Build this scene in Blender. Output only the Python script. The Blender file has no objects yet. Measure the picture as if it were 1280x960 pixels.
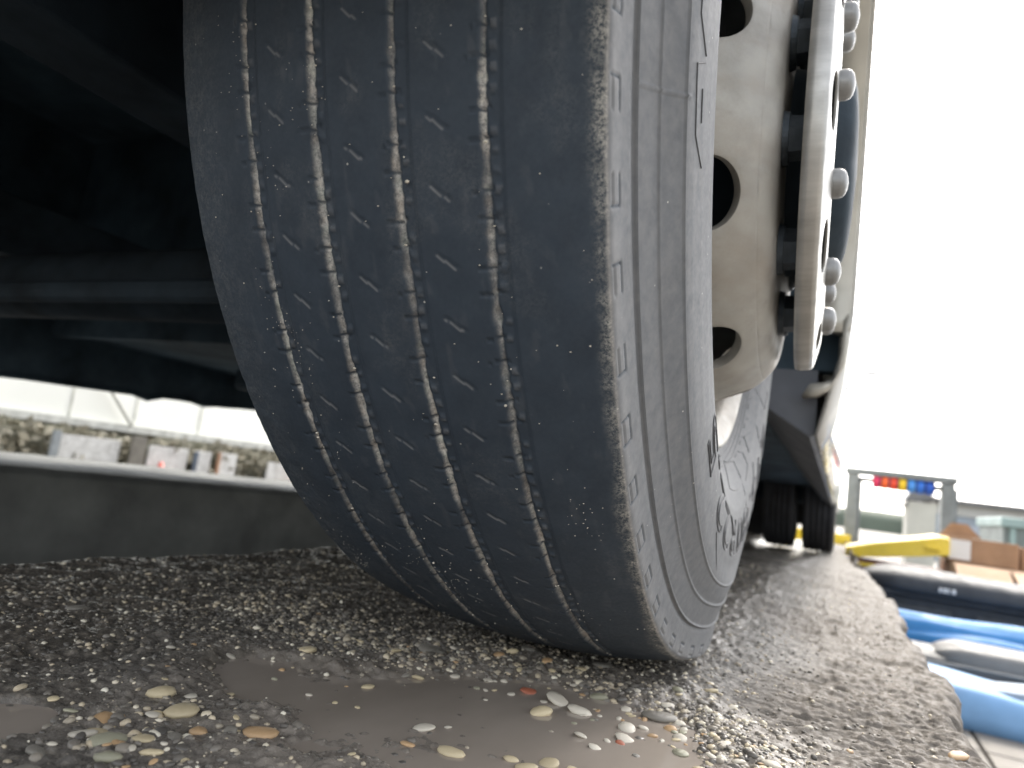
import bpy, bmesh, math, random
import numpy as np
from mathutils import Vector, Matrix, noise as mnoise

S = bpy.context.scene
PI = math.pi
R_ = math.radians
rng = np.random.RandomState(7)
random.seed(7)

# ------------------------------------------------------------------ camera
cam_d = bpy.data.cameras.new('camera')
cam = bpy.data.objects.new('camera', cam_d)
S.collection.objects.link(cam)
S.camera = cam
YAW, PIT, ROL = .4608, .138, .1336
CAM = Vector((.2541, -.7366, .159))
fw = Vector((-math.sin(YAW) * math.cos(PIT), math.cos(YAW) * math.cos(PIT), math.sin(PIT)))
rt = Vector((math.cos(YAW), math.sin(YAW), 0))
up = rt.cross(fw)
r2 = rt * math.cos(ROL) + up * math.sin(ROL)
u2 = -rt * math.sin(ROL) + up * math.cos(ROL)
M = Matrix((r2, u2, -fw)).transposed().to_4x4()
M.translation = CAM
cam.matrix_world = M
cam_d.sensor_width = 36
cam_d.lens = 24.02
cam_d.clip_start = .01
cam_d.clip_end = 3000
cam_d.dof.use_dof = True
cam_d.dof.focus_distance = .43
cam_d.dof.aperture_fstop = 7.0

# ------------------------------------------------------------------ world, sun, exposure
SUN_EL, SUN_AZ = 42, 1            # azimuth measured from +Y towards +X
w = bpy.data.worlds.new('World'); S.world = w; w.use_nodes = True
wn = w.node_tree.nodes; wl = w.node_tree.links
bgn = wn['Background']
sky = wn.new('ShaderNodeTexSky'); sky.sky_type = 'NISHITA'; sky.sun_disc = False
sky.sun_elevation = R_(SUN_EL); sky.sun_rotation = R_(SUN_AZ)
sky.air_density = 1.0; sky.dust_density = 3.5; sky.ozone_density = 1.0
hs = wn.new('ShaderNodeHueSaturation'); hs.inputs['Saturation'].default_value = .25     # thin white overcast
wl.new(sky.outputs[0], hs.inputs['Color']); wl.new(hs.outputs[0], bgn.inputs[0]); bgn.inputs[1].default_value = .15
sd = bpy.data.lights.new('sun', 'SUN'); sun = bpy.data.objects.new('sun', sd); S.collection.objects.link(sun)
sd.energy = 1.0; sd.angle = R_(14); sd.color = (1, .90, .76)
sv = Vector((math.sin(R_(SUN_AZ)) * math.cos(R_(SUN_EL)), math.cos(R_(SUN_AZ)) * math.cos(R_(SUN_EL)), math.sin(R_(SUN_EL))))
sun.rotation_euler = sv.to_track_quat('Z', 'Y').to_euler()
S.view_settings.view_transform = 'Standard'; S.view_settings.look = 'None'
S.view_settings.exposure = 1.98; S.view_settings.gamma = 1

# ------------------------------------------------------------------ helpers
def link(o):
    S.collection.objects.link(o); return o
def tag(o, label=None, cat=None, group=None, kind=None):
    if label: o['label'] = label
    if cat: o['category'] = cat
    if group: o['group'] = group
    if kind: o['kind'] = kind
    return o
def empty(name, loc, label, cat, group=None):
    o = bpy.data.objects.new(name, None); link(o); o.location = loc; o.empty_display_size = .1
    return tag(o, label, cat, group)
def mesh_obj(name, verts, faces, mat=None, parent=None, smooth=False):
    me = bpy.data.meshes.new(name)
    me.from_pydata(verts if isinstance(verts, list) else verts.tolist(), [], faces if isinstance(faces, list) else faces.tolist())
    me.update()
    if smooth: me.polygons.foreach_set('use_smooth', [True] * len(me.polygons))
    if mat: me.materials.append(mat)
    o = bpy.data.objects.new(name, me); link(o)
    if parent: o.parent = parent; o.matrix_parent_inverse = Matrix()
    return o
def bm_obj(name, bm, mat=None, parent=None, smooth=False):
    me = bpy.data.meshes.new(name); bm.to_mesh(me); bm.free()
    if smooth: me.polygons.foreach_set('use_smooth', [True] * len(me.polygons))
    if mat: me.materials.append(mat)
    o = bpy.data.objects.new(name, me); link(o)
    if parent: o.parent = parent
    return o
def box(bm, lo, hi, bev=0, rot=0, piv=None):
    lo = Vector(lo); hi = Vector(hi)
    g = bmesh.ops.create_cube(bm, size=1)
    vs = g['verts']
    c = (lo + hi) / 2; s = hi - lo
    for v in vs:
        v.co = Vector((v.co.x * s.x + c.x, v.co.y * s.y + c.y, v.co.z * s.z + c.z))
    if bev:
        es = list({e for v in vs for e in v.link_edges})
        r = bmesh.ops.bevel(bm, geom=es, offset=bev, segments=2, affect='EDGES', profile=.5)
        vs = [v for v in r['verts']] + [v for v in vs if v.is_valid]
        vs = list(set(vs))
    if rot:
        bmesh.ops.rotate(bm, verts=vs, cent=piv or c, matrix=Matrix.Rotation(rot, 3, 'Z'))
    return vs
def tube(bm, pts, r, n=8, caps=True):
    pts = [Vector(p) for p in pts]; rings = []
    for i, p in enumerate(pts):
        d = (pts[min(i + 1, len(pts) - 1)] - pts[max(i - 1, 0)]).normalized()
        a = d.orthogonal().normalized() if i == 0 else (a - d * a.dot(d)).normalized()
        b = d.cross(a)
        rr = r[i] if isinstance(r, (list, tuple)) else r
        rings.append([bm.verts.new(p + (a * math.cos(2 * PI * k / n) + b * math.sin(2 * PI * k / n)) * rr) for k in range(n)])
    for A, B in zip(rings[:-1], rings[1:]):
        for k in range(n): bm.faces.new((A[k], A[(k + 1) % n], B[(k + 1) % n], B[k]))
    if caps: bm.faces.new(rings[0][::-1]); bm.faces.new(rings[-1])
def boxobj(name, lo, hi, mat, parent=None, bev=0, rot=0):
    bm = bmesh.new(); box(bm, lo, hi, bev, rot); return bm_obj(name, bm, mat, parent)

# ---- numpy noise
def vnoise(x, y, seed=0):
    r = np.random.RandomState(seed); T = r.rand(256, 256)
    xi = np.floor(x).astype(int); yi = np.floor(y).astype(int)
    fx = x - xi; fy = y - yi
    fx = fx * fx * (3 - 2 * fx); fy = fy * fy * (3 - 2 * fy)
    a = T[xi % 256, yi % 256]; b = T[(xi + 1) % 256, yi % 256]; c = T[xi % 256, (yi + 1) % 256]; d = T[(xi + 1) % 256, (yi + 1) % 256]
    return (a * (1 - fx) + b * fx) * (1 - fy) + (c * (1 - fx) + d * fx) * fy
def fbm(x, y, seed=0, oc=4, gain=.5):
    s = 0; a = 1; t = 0
    for i in range(oc):
        s = s + a * vnoise(x * 2 ** i + 17.3 * i, y * 2 ** i + 5.1 * i, seed + i); t += a; a *= gain
    return s / t
def worley(x, y, seed=0):
    r = np.random.RandomState(seed); JX = r.rand(256, 256); JY = r.rand(256, 256); H = r.rand(256, 256)
    xi = np.floor(x).astype(int); yi = np.floor(y).astype(int)
    best = np.full(x.shape, 9.); hid = np.zeros(x.shape)
    for dx in (-1, 0, 1):
        for dy in (-1, 0, 1):
            cx = xi + dx; cy = yi + dy
            px = cx + JX[cx % 256, cy % 256]; py = cy + JY[cx % 256, cy % 256]
            d = (px - x) ** 2 + (py - y) ** 2; h = H[cx % 256, cy % 256]
            m = d < best; best = np.where(m, d, best); hid = np.where(m, h, hid)
    return np.sqrt(best), hid
def sstep(a, b, x):
    t = np.clip((x - a) / (b - a), 0, 1); return t * t * (3 - 2 * t)

# ---- materials
class Mat:
    def __init__(s, name):
        s.m = bpy.data.materials.new(name); s.m.use_nodes = True
        s.n = s.m.node_tree.nodes; s.l = s.m.node_tree.links; s.b = s.n['Principled BSDF']
        s.tc = s.n.new('ShaderNodeTexCoord')
    def node(s, t, **k):
        n = s.n.new(t)
        for a, v in k.items(): setattr(n, a, v)
        return n
    def noise(s, scale, detail=4, rough=.55, vec=None, stretch=None):
        n = s.n.new('ShaderNodeTexNoise'); n.inputs['Scale'].default_value = scale; n.inputs['Detail'].default_value = detail
        n.inputs['Roughness'].default_value = rough
        src = vec or s.tc.outputs['Object']
        if stretch:
            mp = s.n.new('ShaderNodeMapping'); mp.inputs['Scale'].default_value = stretch
            s.l.new(src, mp.inputs[0]); src = mp.outputs[0]
        s.l.new(src, n.inputs['Vector']); return n.outputs['Fac']
    def ramp(s, fac, stops):
        r = s.n.new('ShaderNodeValToRGB'); e = r.color_ramp.elements
        while len(e) < len(stops): e.new(.5)
        for el, (p, c) in zip(e, stops):
            el.position = p; el.color = (c, c, c, 1) if isinstance(c, (int, float)) else (*c, 1)
        s.l.new(fac, r.inputs[0]); return r.outputs[0]
    def mix(s, f, a, b, mode='MIX'):
        n = s.n.new('ShaderNodeMix'); n.data_type = 'RGBA'; n.blend_type = mode
        for i, v in ((0, f), (6, a), (7, b)):
            if hasattr(v, 'is_linked'): s.l.new(v, n.inputs[i])
            elif i == 0: n.inputs[0].default_value = v
            else: n.inputs[i].default_value = (*v, 1)
        return n.outputs[2]
    def math(s, op, a, b=0, clamp=False):
        n = s.n.new('ShaderNodeMath'); n.operation = op; n.use_clamp = clamp
        for i, v in ((0, a), (1, b)):
            if hasattr(v, 'is_linked'): s.l.new(v, n.inputs[i])
            else: n.inputs[i].default_value = v
        return n.outputs[0]
    def attr(s, name):
        n = s.n.new('ShaderNodeAttribute'); n.attribute_name = name; return n.outputs['Fac']
    def bump(s, h, strength=.3, dist=.001, prev=None):
        n = s.n.new('ShaderNodeBump'); n.inputs['Strength'].default_value = strength; n.inputs['Distance'].default_value = dist
        s.l.new(h, n.inputs['Height'])
        if prev: s.l.new(prev, n.inputs['Normal'])
        s.l.new(n.outputs[0], s.b.inputs['Normal']); return n.outputs[0]
    def set(s, **k):
        for a, v in k.items():
            i = s.b.inputs[{'color': 'Base Color', 'rough': 'Roughness', 'metal': 'Metallic', 'coat': 'Coat Weight', 'spec': 'Specular IOR Level', 'alpha': 'Alpha', 'trans': 'Transmission Weight', 'ior': 'IOR', 'coatrough': 'Coat Roughness'}[a]]
            if hasattr(v, 'is_linked'): s.l.new(v, i)
            elif isinstance(v, tuple): i.default_value = (*v, 1)
            else: i.default_value = v
        return s
def simple(name, col, rough=.5, metal=0, var=.25, scale=8, bump=0, coat=0, detail=5):
    m = Mat(name); f = m.noise(scale, detail)
    lo = tuple(c * (1 - var) for c in col); hi = tuple(min(1, c * (1 + var)) for c in col)
    m.set(color=m.ramp(f, [(.3, lo), (.7, hi)]), metal=metal, coat=coat)
    r = m.noise(scale * 3, 3); m.set(rough=m.ramp(r, [(.3, max(.02, rough - .1)), (.7, min(1, rough + .1))]))
    if bump: m.bump(m.noise(scale * 10, 4), .4, bump)
    return m.m

# rubber of the worn tyre: attribute "dust" paints real dust on it, "worn" the scuffed edge
m = Mat('tyre_rubber')
dust = m.attr('dust')
n1 = m.noise(45, 6); n2 = m.noise(400, 4)
base = m.ramp(n1, [(.3, (.018, .029, .043)), (.7, (.028, .042, .059))])
vo = m.node('ShaderNodeTexVoronoi'); vo.inputs['Scale'].default_value = 120; m.l.new(m.tc.outputs['Object'], vo.inputs['Vector'])
spk = m.ramp(vo.outputs['Distance'], [(0.05, 1.), (.085, 0.)])
sel = m.ramp(m.noise(38, 2), [(.56, 0.), (.62, 1.)])
spk = m.math('MULTIPLY', spk, sel)
worn = m.attr('worn'); wn_n = m.ramp(m.noise(520, 7, .8), [(.43, 0.), (.57, 1.)])
wn_n = m.math('MULTIPLY', wn_n, m.ramp(m.noise(120, 4, .6), [(.38, .25), (.62, 1.)])); worn = m.math('MULTIPLY', worn, wn_n)
crumb = m.ramp(m.noise(380, 6, .75), [(.36, .35), (.62, 1.25)])
dc = m.ramp(m.noise(160, 5), [(.3, (.28, .27, .255)), (.7, (.33, .315, .30))])
dn = m.math('MULTIPLY', dust, m.ramp(m.noise(110, 4, .5), [(.25, .8), (.7, 1.15)]), True)
gr_ = m.math('MULTIPLY', m.attr('groove'), crumb, True)
c1 = m.mix(dn, base, dc); c1 = m.mix(gr_, c1, m.ramp(m.noise(90, 5), [(.3, (.46, .40, .33)), (.5, (.62, .58, .52)), (.75, (.50, .52, .44))])); c1 = m.mix(m.math('MULTIPLY', worn, .72), c1, (.52, .49, .43))
c2 = m.mix(spk, c1, (.5, .48, .43))
m.set(color=c2, rough=m.ramp(n2, [(.3, .60), (.7, .78)]), spec=.32)
m.bump(n2, .2, .0002)
TYRE = m.m
RUBBER2 = simple('rubber_dark', (.03, .03, .033), .7, 0, .3, 6, .002)
m = Mat('wheel_steel')
ln = m.noise(30, 6, .65); st = m.noise(9, 5, .6, stretch=(1, 1, 3))
col = m.ramp(ln, [(.25, (.28, .27, .245)), (.55, (.36, .345, .31)), (.8, (.44, .425, .39))])
col = m.mix(m.ramp(st, [(.42, 0.), (.8, .65)]), col, (.25, .20, .15))
col = m.mix(m.ramp(m.noise(16, 7, .7), [(.5, 0.), (.75, .55)]), col, (.16, .15, .135))
m.set(color=col, metal=.35, rough=m.ramp(m.noise(120, 4), [(.3, .42), (.7, .62)])); m.bump(m.noise(300, 4), .25, .0004)
STEEL = m.m
m = Mat('polished_cover')
st = m.noise(14, 6, .7, stretch=(.4, 4, 4))
m.set(color=m.ramp(st, [(.3, (.34, .33, .31)), (.7, (.50, .49, .46))]), metal=.8, rough=m.ramp(m.noise(60, 4), [(.3, .32), (.7, .5)]))
m.bump(m.noise(200, 3), .15, .0004)
COVER = m.m
NUT = simple('dull_nut_steel', (.07, .085, .10), .45, .6, .3, 60, .0003)
DOME = simple('bright_nut_steel', (.26, .26, .255), .5, .6, .15, 60, .0002)
WHITE = simple('vehicle_white_paint', (.72, .72, .69), .22, .1, .06, 3, 0, .5)
ALU = simple('arch_trim_beige', (.5, .48, .42), .38, .25, .12, 12, .0004)
SILL = simple('sill_grey', (.14, .15, .17), .5, .1, .25, 6, .0006)
UNDER = simple('underbody_black', (.055, .085, .11), .9, 0, .5, 5, .003)  # base colour lifted and tinted blue to stand in for veiling glare
CHASSIS = simple('chassis_black', (.035, .052, .068), .85, .2, .5, 7, .002)  # bluish lift in the colour imitates veiled shadows
GASKET = simple('seal_rubber', (.05, .05, .05), .6)

# ground of the ramp
m = Mat('ramp_concrete')
kind = m.attr('smoothness')       # 1 = bare brushed concrete border, 0 = gritty exposed stones
wet = m.attr('wet')
gr = m.ramp(m.noise(170, 8, .7), [(.25, (.07, .066, .062)), (.5, (.17, .16, .146)), (.75, (.47, .43, .37))])
cn = m.ramp(m.noise(46, 10, .7, stretch=(.5, 1.2, 1)), [(.22, (.055, .047, .039)), (.5, (.125, .107, .088)), (.8, (.235, .207, .175))])
col = m.mix(kind, gr, cn)
col = m.mix(wet, col, (.62, .58, .53), 'MULTIPLY')
mud = m.math('MULTIPLY', m.attr('mud'), m.ramp(m.noise(60, 5), [(.3, .55), (.6, 1.)]))
col = m.mix(m.math('MULTIPLY', mud, .85), col, m.ramp(m.noise(30, 4), [(.3, (.20, .17, .14)), (.7, (.32, .28, .235))]))
rf = m.math('SUBTRACT', m.ramp(m.noise(240, 5), [(.3, .5), (.7, .95)]), m.math('MULTIPLY', wet, .68), True)
m.set(color=col, rough=rf, spec=.5)
bb = m.bump(m.noise(700, 5, .7), .6, .0012); bb = m.bump(m.noise(150, 6, .6), .5, .002, bb)
RAMP = m.m
m = Mat('muddy_water')
m.set(color=m.ramp(m.noise(9, 5, stretch=(1, .5, 1)), [(.3, (.28, .235, .19)), (.7, (.38, .325, .27))]), rough=.13, spec=.5, ior=1.33, coat=.3, coatrough=.03)
m.bump(m.noise(14, 3), .12, .001)
WATER = m.m
def stone(name, a, b):
    m = Mat(name); info = m.node('ShaderNodeObjectInfo')
    f = m.noise(220, 6, .65); c = m.ramp(f, [(.3, a), (.7, b)])
    v = m.ramp(info.outputs['Random'], [(0., .72), (1., 1.)])
    m.set(color=m.mix(1., c, v, 'MULTIPLY'), rough=m.ramp(m.noise(90), [(.3, .25), (.7, .6)])); m.bump(m.noise(500, 4), .4, .0005)
    return m.m
ST = {'y': stone('pebble_cream', (.50, .40, .23), (.78, .66, .44)), 'w': stone('pebble_white', (.58, .51, .40), (.80, .74, .62)),
      'o': stone('pebble_ochre', (.45, .27, .13), (.70, .48, .27)), 'r': stone('pebble_red', (.36, .09, .045), (.52, .2, .12)),
      'g': stone('pebble_green', (.30, .29, .20), (.46, .43, .31)), 'k': stone('pebble_grey', (.16, .145, .12), (.34, .31, .26))}
m = Mat('gravel_mix')
a = m.attr('tone')
m.set(color=m.ramp(a, [(0., (.08, .072, .062)), (.4, (.20, .178, .148)), (.65, (.36, .31, .235)), (.82, (.58, .48, .33)), (1., (.80, .74, .60))]),
      rough=m.ramp(m.noise(300), [(.3, .2), (.7, .7)]))
GRAVEL = m.m
YARD = simple('yard_concrete', (.20, .185, .165), .85, 0, .25, 2.2, .002)
JOINT = simple('yard_base', (.16, .15, .13), .95, 0, .3, 3)

# ------------------------------------------------------------------ THE SETTING
RX0, RX1 = -.60, .376
def grid_axis(lo, hi, c0, c1, fine, grow):
    a = [c0]
    while a[-1] < c1: a.append(a[-1] + fine)
    s = fine; up_ = []; x = a[-1]
    while x < hi: s *= grow; x += s; up_.append(min(x, hi))
    s = fine; dn_ = []; x = a[0]
    while x > lo: s *= grow; x -= s; dn_.append(max(x, lo))
    return np.array(dn_[::-1] + a + up_)
PUD = (.045, -.30)
def puddle_mask(x, y):
    # long shallow hollow in front of the tyre plus two small ones
    n = (fbm(x * 22, y * 22, 31, 4) - .5) * .9
    d1 = np.sqrt(((x - .06 - (y + .28) * .25) / .135) ** 2 + ((y + .285) / .13) ** 2)
    d2 = np.sqrt(((x + .09) / .075) ** 2 + ((y + .335) / .045) ** 2)
    d3 = np.sqrt(((x + .145) / .03) ** 2 + ((y + .50) / .03) ** 2)
    d = np.minimum(np.minimum(d1, d2), d3)
    return 1 - sstep(.78, 1.12, d + n * .55)
def slope(y):
    return -.13 * sstep(1.0, 6.0, y)
def ramp_h(x, y, detail=True):
    pm = puddle_mask(x, y)
    smooth = sstep(.16, .30, x + (fbm(x * 9, y * 6, 3, 4) - .5) * .22 + np.clip(y, 0, .6) * .12)
    h = (fbm(x * 7, y * 7, 1, 3) - .5) * .010
    h = h + (fbm(x * 34, y * 34, 5, 5, .6) - .5) * .0095 * (1 - .55 * smooth)
    wd, wh_ = worley(x * 105, y * 105, 9)
    h = h + (1 - smooth) * np.clip(.62 - wd, 0, 1) * .0045 * (wh_ ** 1.5)
    wd2, wh2 = worley(x * 260, y * 260, 11)
    h = h + (1 - .7 * smooth) * np.clip(.6 - wd2, 0, 1) * .0022 * wh2
    # brushed ridges of the bare border
    rdg = 1 - np.abs(fbm(x * 20 + y * 9, y * 52 - x * 14, 15, 5, .62) - .5) * 2
    h = h + smooth * (rdg ** 3 - .6) * .0050
    stp = fbm(x * 9, y * 17, 18, 4, .55) * 9; h = h + smooth * (np.floor(stp) + sstep(.82, 1, stp % 1)) * .0016 - smooth * .007
    h = h + smooth * (fbm(x * 150, y * 70, 16, 4) - .5) * .004
    h = h + smooth * (fbm(x * 14 + 2, y * 9, 21, 3) - .5) * .007
    # crest and fall at the left rim, broken right rim
    h = h - pm * .0075
    h = h * (1 - .9 * np.exp(-((x / .15) ** 2 + (y / .07) ** 2)))   # pressed flat under the tyre
    fall = sstep(0, .07, (RX0 + .07) - x)
    h = h - fall * .03
    return h - .001 + slope(y), pm, smooth
xs = grid_axis(RX0, RX1, -.20, .33, .0016, 1.012)
ys = grid_axis(-3.2, 12, -.56, -.02, .0016, 1.012)
X, Y = np.meshgrid(xs, ys, indexing='ij')
H, PM, SM = ramp_h(X, Y)
# ragged right edge: push the last columns in and out, and round them over
edge = (fbm(Y * 8, Y * 0 + .5, 41, 5, .62) - .5) * .05 + (np.round(fbm(Y * 13, Y * 0 + 9.5, 47, 2) * 7) / 7 - .5) * .022 + (fbm(Y * 60, H * 0 + 3.5, 44, 3) - .5) * .012
tX = sstep(RX1 - .12, RX1, X)
X2 = X + edge * tX
H = H - np.clip((X - (RX1 - .016)) / .016, 0, 1) ** 2.5 * .012
nx, ny = X.shape
V = np.stack([X2, Y, H], -1).reshape(-1, 3)
idx = np.arange(nx * ny).reshape(nx, ny)
F = np.stack([idx[:-1, :-1], idx[1:, :-1], idx[1:, 1:], idx[:-1, 1:]], -1).reshape(-1, 4)
# side walls of the ramp strip down to the yard
def skirt(line, z, base):
    L = V[line].copy(); L2 = L.copy(); L2[:, 2] = z
    i2 = base + np.arange(len(line))
    return L2, i2
right = idx[-1, :]; left = idx[0, :]
zz = [-.06, -.25, -.82]
extra = []; faces = [F]; base = len(V)
for line, sgn in ((right, 1), (left, -1)):
    prev = line
    for k, z in enumerate(zz):
        L = V[line].copy(); L[:, 2] = z + (fbm(L[:, 1] * 14, L[:, 1] * 0 + k, 50 + k, 3) - .5) * .03 * (k < 2)
        L[:, 0] += sgn * (-.006 + (fbm(L[:, 1] * 11, L[:, 1] * 0 + k, 60 + k, 4) - .5) * .03)
        cur = base + np.arange(len(line)); base += len(line); extra.append(L)
        f = np.stack([prev[:-1], prev[1:], cur[1:], cur[:-1]], -1)
        if sgn < 0: f = f[:, ::-1]
        faces.append(f[:, ::-1] if sgn > 0 else f[:, ::-1]); prev = cur
V = np.concatenate([V] + extra); F = np.concatenate(faces)
ramp = mesh_obj('ramp', V, F, RAMP, smooth=True)
tag(ramp, 'worn raised concrete ramp strip with embedded gravel that the wheel stands on', kind='structure')
n_e = len(V) - nx * ny
at = ramp.data.attributes.new('smoothness', 'FLOAT', 'POINT'); at.data.foreach_set('value', np.concatenate([SM.ravel(), np.ones(n_e)]).astype(np.float32))
wetv = np.clip(1 + .8 * sstep(.18, .36, -X) - SM * 1.15 + PM * .6 - 1.0 * sstep(.08, .20, X) * sstep(-.16, -.04, Y), 0, 1.35) * (.55 + .45 * fbm(X * 12, Y * 12, 71, 3))
dmud = (fbm(X * 16, Y * 16, 33, 4) - .5) * .9
mudv = 1 - sstep(.7, 1.75, np.sqrt(((X - .05 - (Y + .28) * .25) / .15) ** 2 + ((Y + .30) / .15) ** 2) + dmud)
mudv = np.maximum(mudv, .8 * (1 - sstep(.6, 1.6, np.sqrt(((X + .12) / .06) ** 2 + ((Y + .42) / .12) ** 2) + dmud))) * sstep(-.16, -.21, Y) if False else mudv
at = ramp.data.attributes.new('mud', 'FLOAT', 'POINT'); at.data.foreach_set('value', np.concatenate([mudv.ravel(), np.zeros(n_e)]).astype(np.float32))
at = ramp.data.attributes.new('wet', 'FLOAT', 'POINT'); at.data.foreach_set('value', np.concatenate([wetv.ravel(), np.zeros(n_e)]).astype(np.float32))

# water of the puddle : a sheet at one level, kept where the ground is hollow
wx = np.arange(-.24, .30, .004); wy = np.arange(-.62, -.10, .004)
WX, WY = np.meshgrid(wx, wy, indexing='ij'); wm = puddle_mask(WX, WY) > .05
wi = np.arange(WX.size).reshape(WX.shape)
cell = wm[:-1, :-1] & wm[1:, :-1] & wm[1:, 1:] & wm[:-1, 1:]
Fw = np.stack([wi[:-1, :-1], wi[1:, :-1], wi[1:, 1:], wi[:-1, 1:]], -1)[cell]
used = np.unique(Fw); remap = -np.ones(WX.size, int); remap[used] = np.arange(len(used))
Vw = np.stack([WX, WY, np.full(WX.shape, -.0042)], -1).reshape(-1, 3)[used]
water = mesh_obj('puddle', Vw, remap[Fw], WATER, smooth=True)
tag(water, 'shallow muddy puddle lying in the hollow in front of the tyre', kind='structure')

# yard, trench floor, opposite ramp
yard = boxobj('yard', (-140, -60, -1.2), (160, 330, -.84), JOINT); tag(yard, 'wide pale concrete yard below the ramps', kind='structure')
yy = []
slab_me = None
for i in range(5):
    for j in range(9):
        x0 = .62 + i * .62; y0 = 1.2 + j * .62
        if slab_me is None:
            bm = bmesh.new(); box(bm, (-.302, -.302, -.03), (.302, .302, .0), .006); s_ = bm_obj('slab', bm, YARD, yard); slab_me = s_.data
        else:
            s_ = bpy.data.objects.new('slab', slab_me); link(s_); s_.parent = yard
        s_.location = (x0, y0, -.8 + random.uniform(-.003, .003)); s_.rotation_euler = (0, 0, random.uniform(-.006, .006))
y2 = boxobj('yard_surface', (-139, -59, -.84), (159, 329, -.832), YARD); tag(y2, 'broom finished surface of the yard beyond the slabs', kind='structure')
ox = np.arange(-2.75, -1.80, .03); oy = np.arange(-3, 12, .05)
OX, OY = np.meshgrid(ox, oy, indexing='ij')
OZ = .012 + (fbm(OX * 5, OY * 5, 81, 4) - .5) * .02 - .03 * (OY - .4) * .6
OZ = .012 - .02 * (OY - .4) + (fbm(OX * 5, OY * 5, 81, 4) - .5) * .015
OZ[-1] -= .02
oi = np.arange(OX.size).reshape(OX.shape)
Vo = np.stack([OX, OY, OZ], -1).reshape(-1, 3)
Fo = [np.stack([oi[:-1, :-1], oi[1:, :-1], oi[1:, 1:], oi[:-1, 1:]], -1).reshape(-1, 4)]
b0 = len(Vo)
for line in (oi[-1], oi[0]):
    L = Vo[line].copy(); L[:, 2] = -.83; L[:, 0] += .01
    cur = b0 + np.arange(len(line)); b0 += len(line); Vo = np.concatenate([Vo, L])
    Fo.append(np.stack([line[:-1], line[1:], cur[1:], cur[:-1]], -1))
OPP = simple('old_concrete', (.165, .168, .155), .85, 0, .35, 5, .003)
o = mesh_obj('opposite_ramp', Vo, np.concatenate(Fo), OPP, smooth=False)
tag(o, 'second raised concrete ramp strip across the dark gap', kind='structure')

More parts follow.
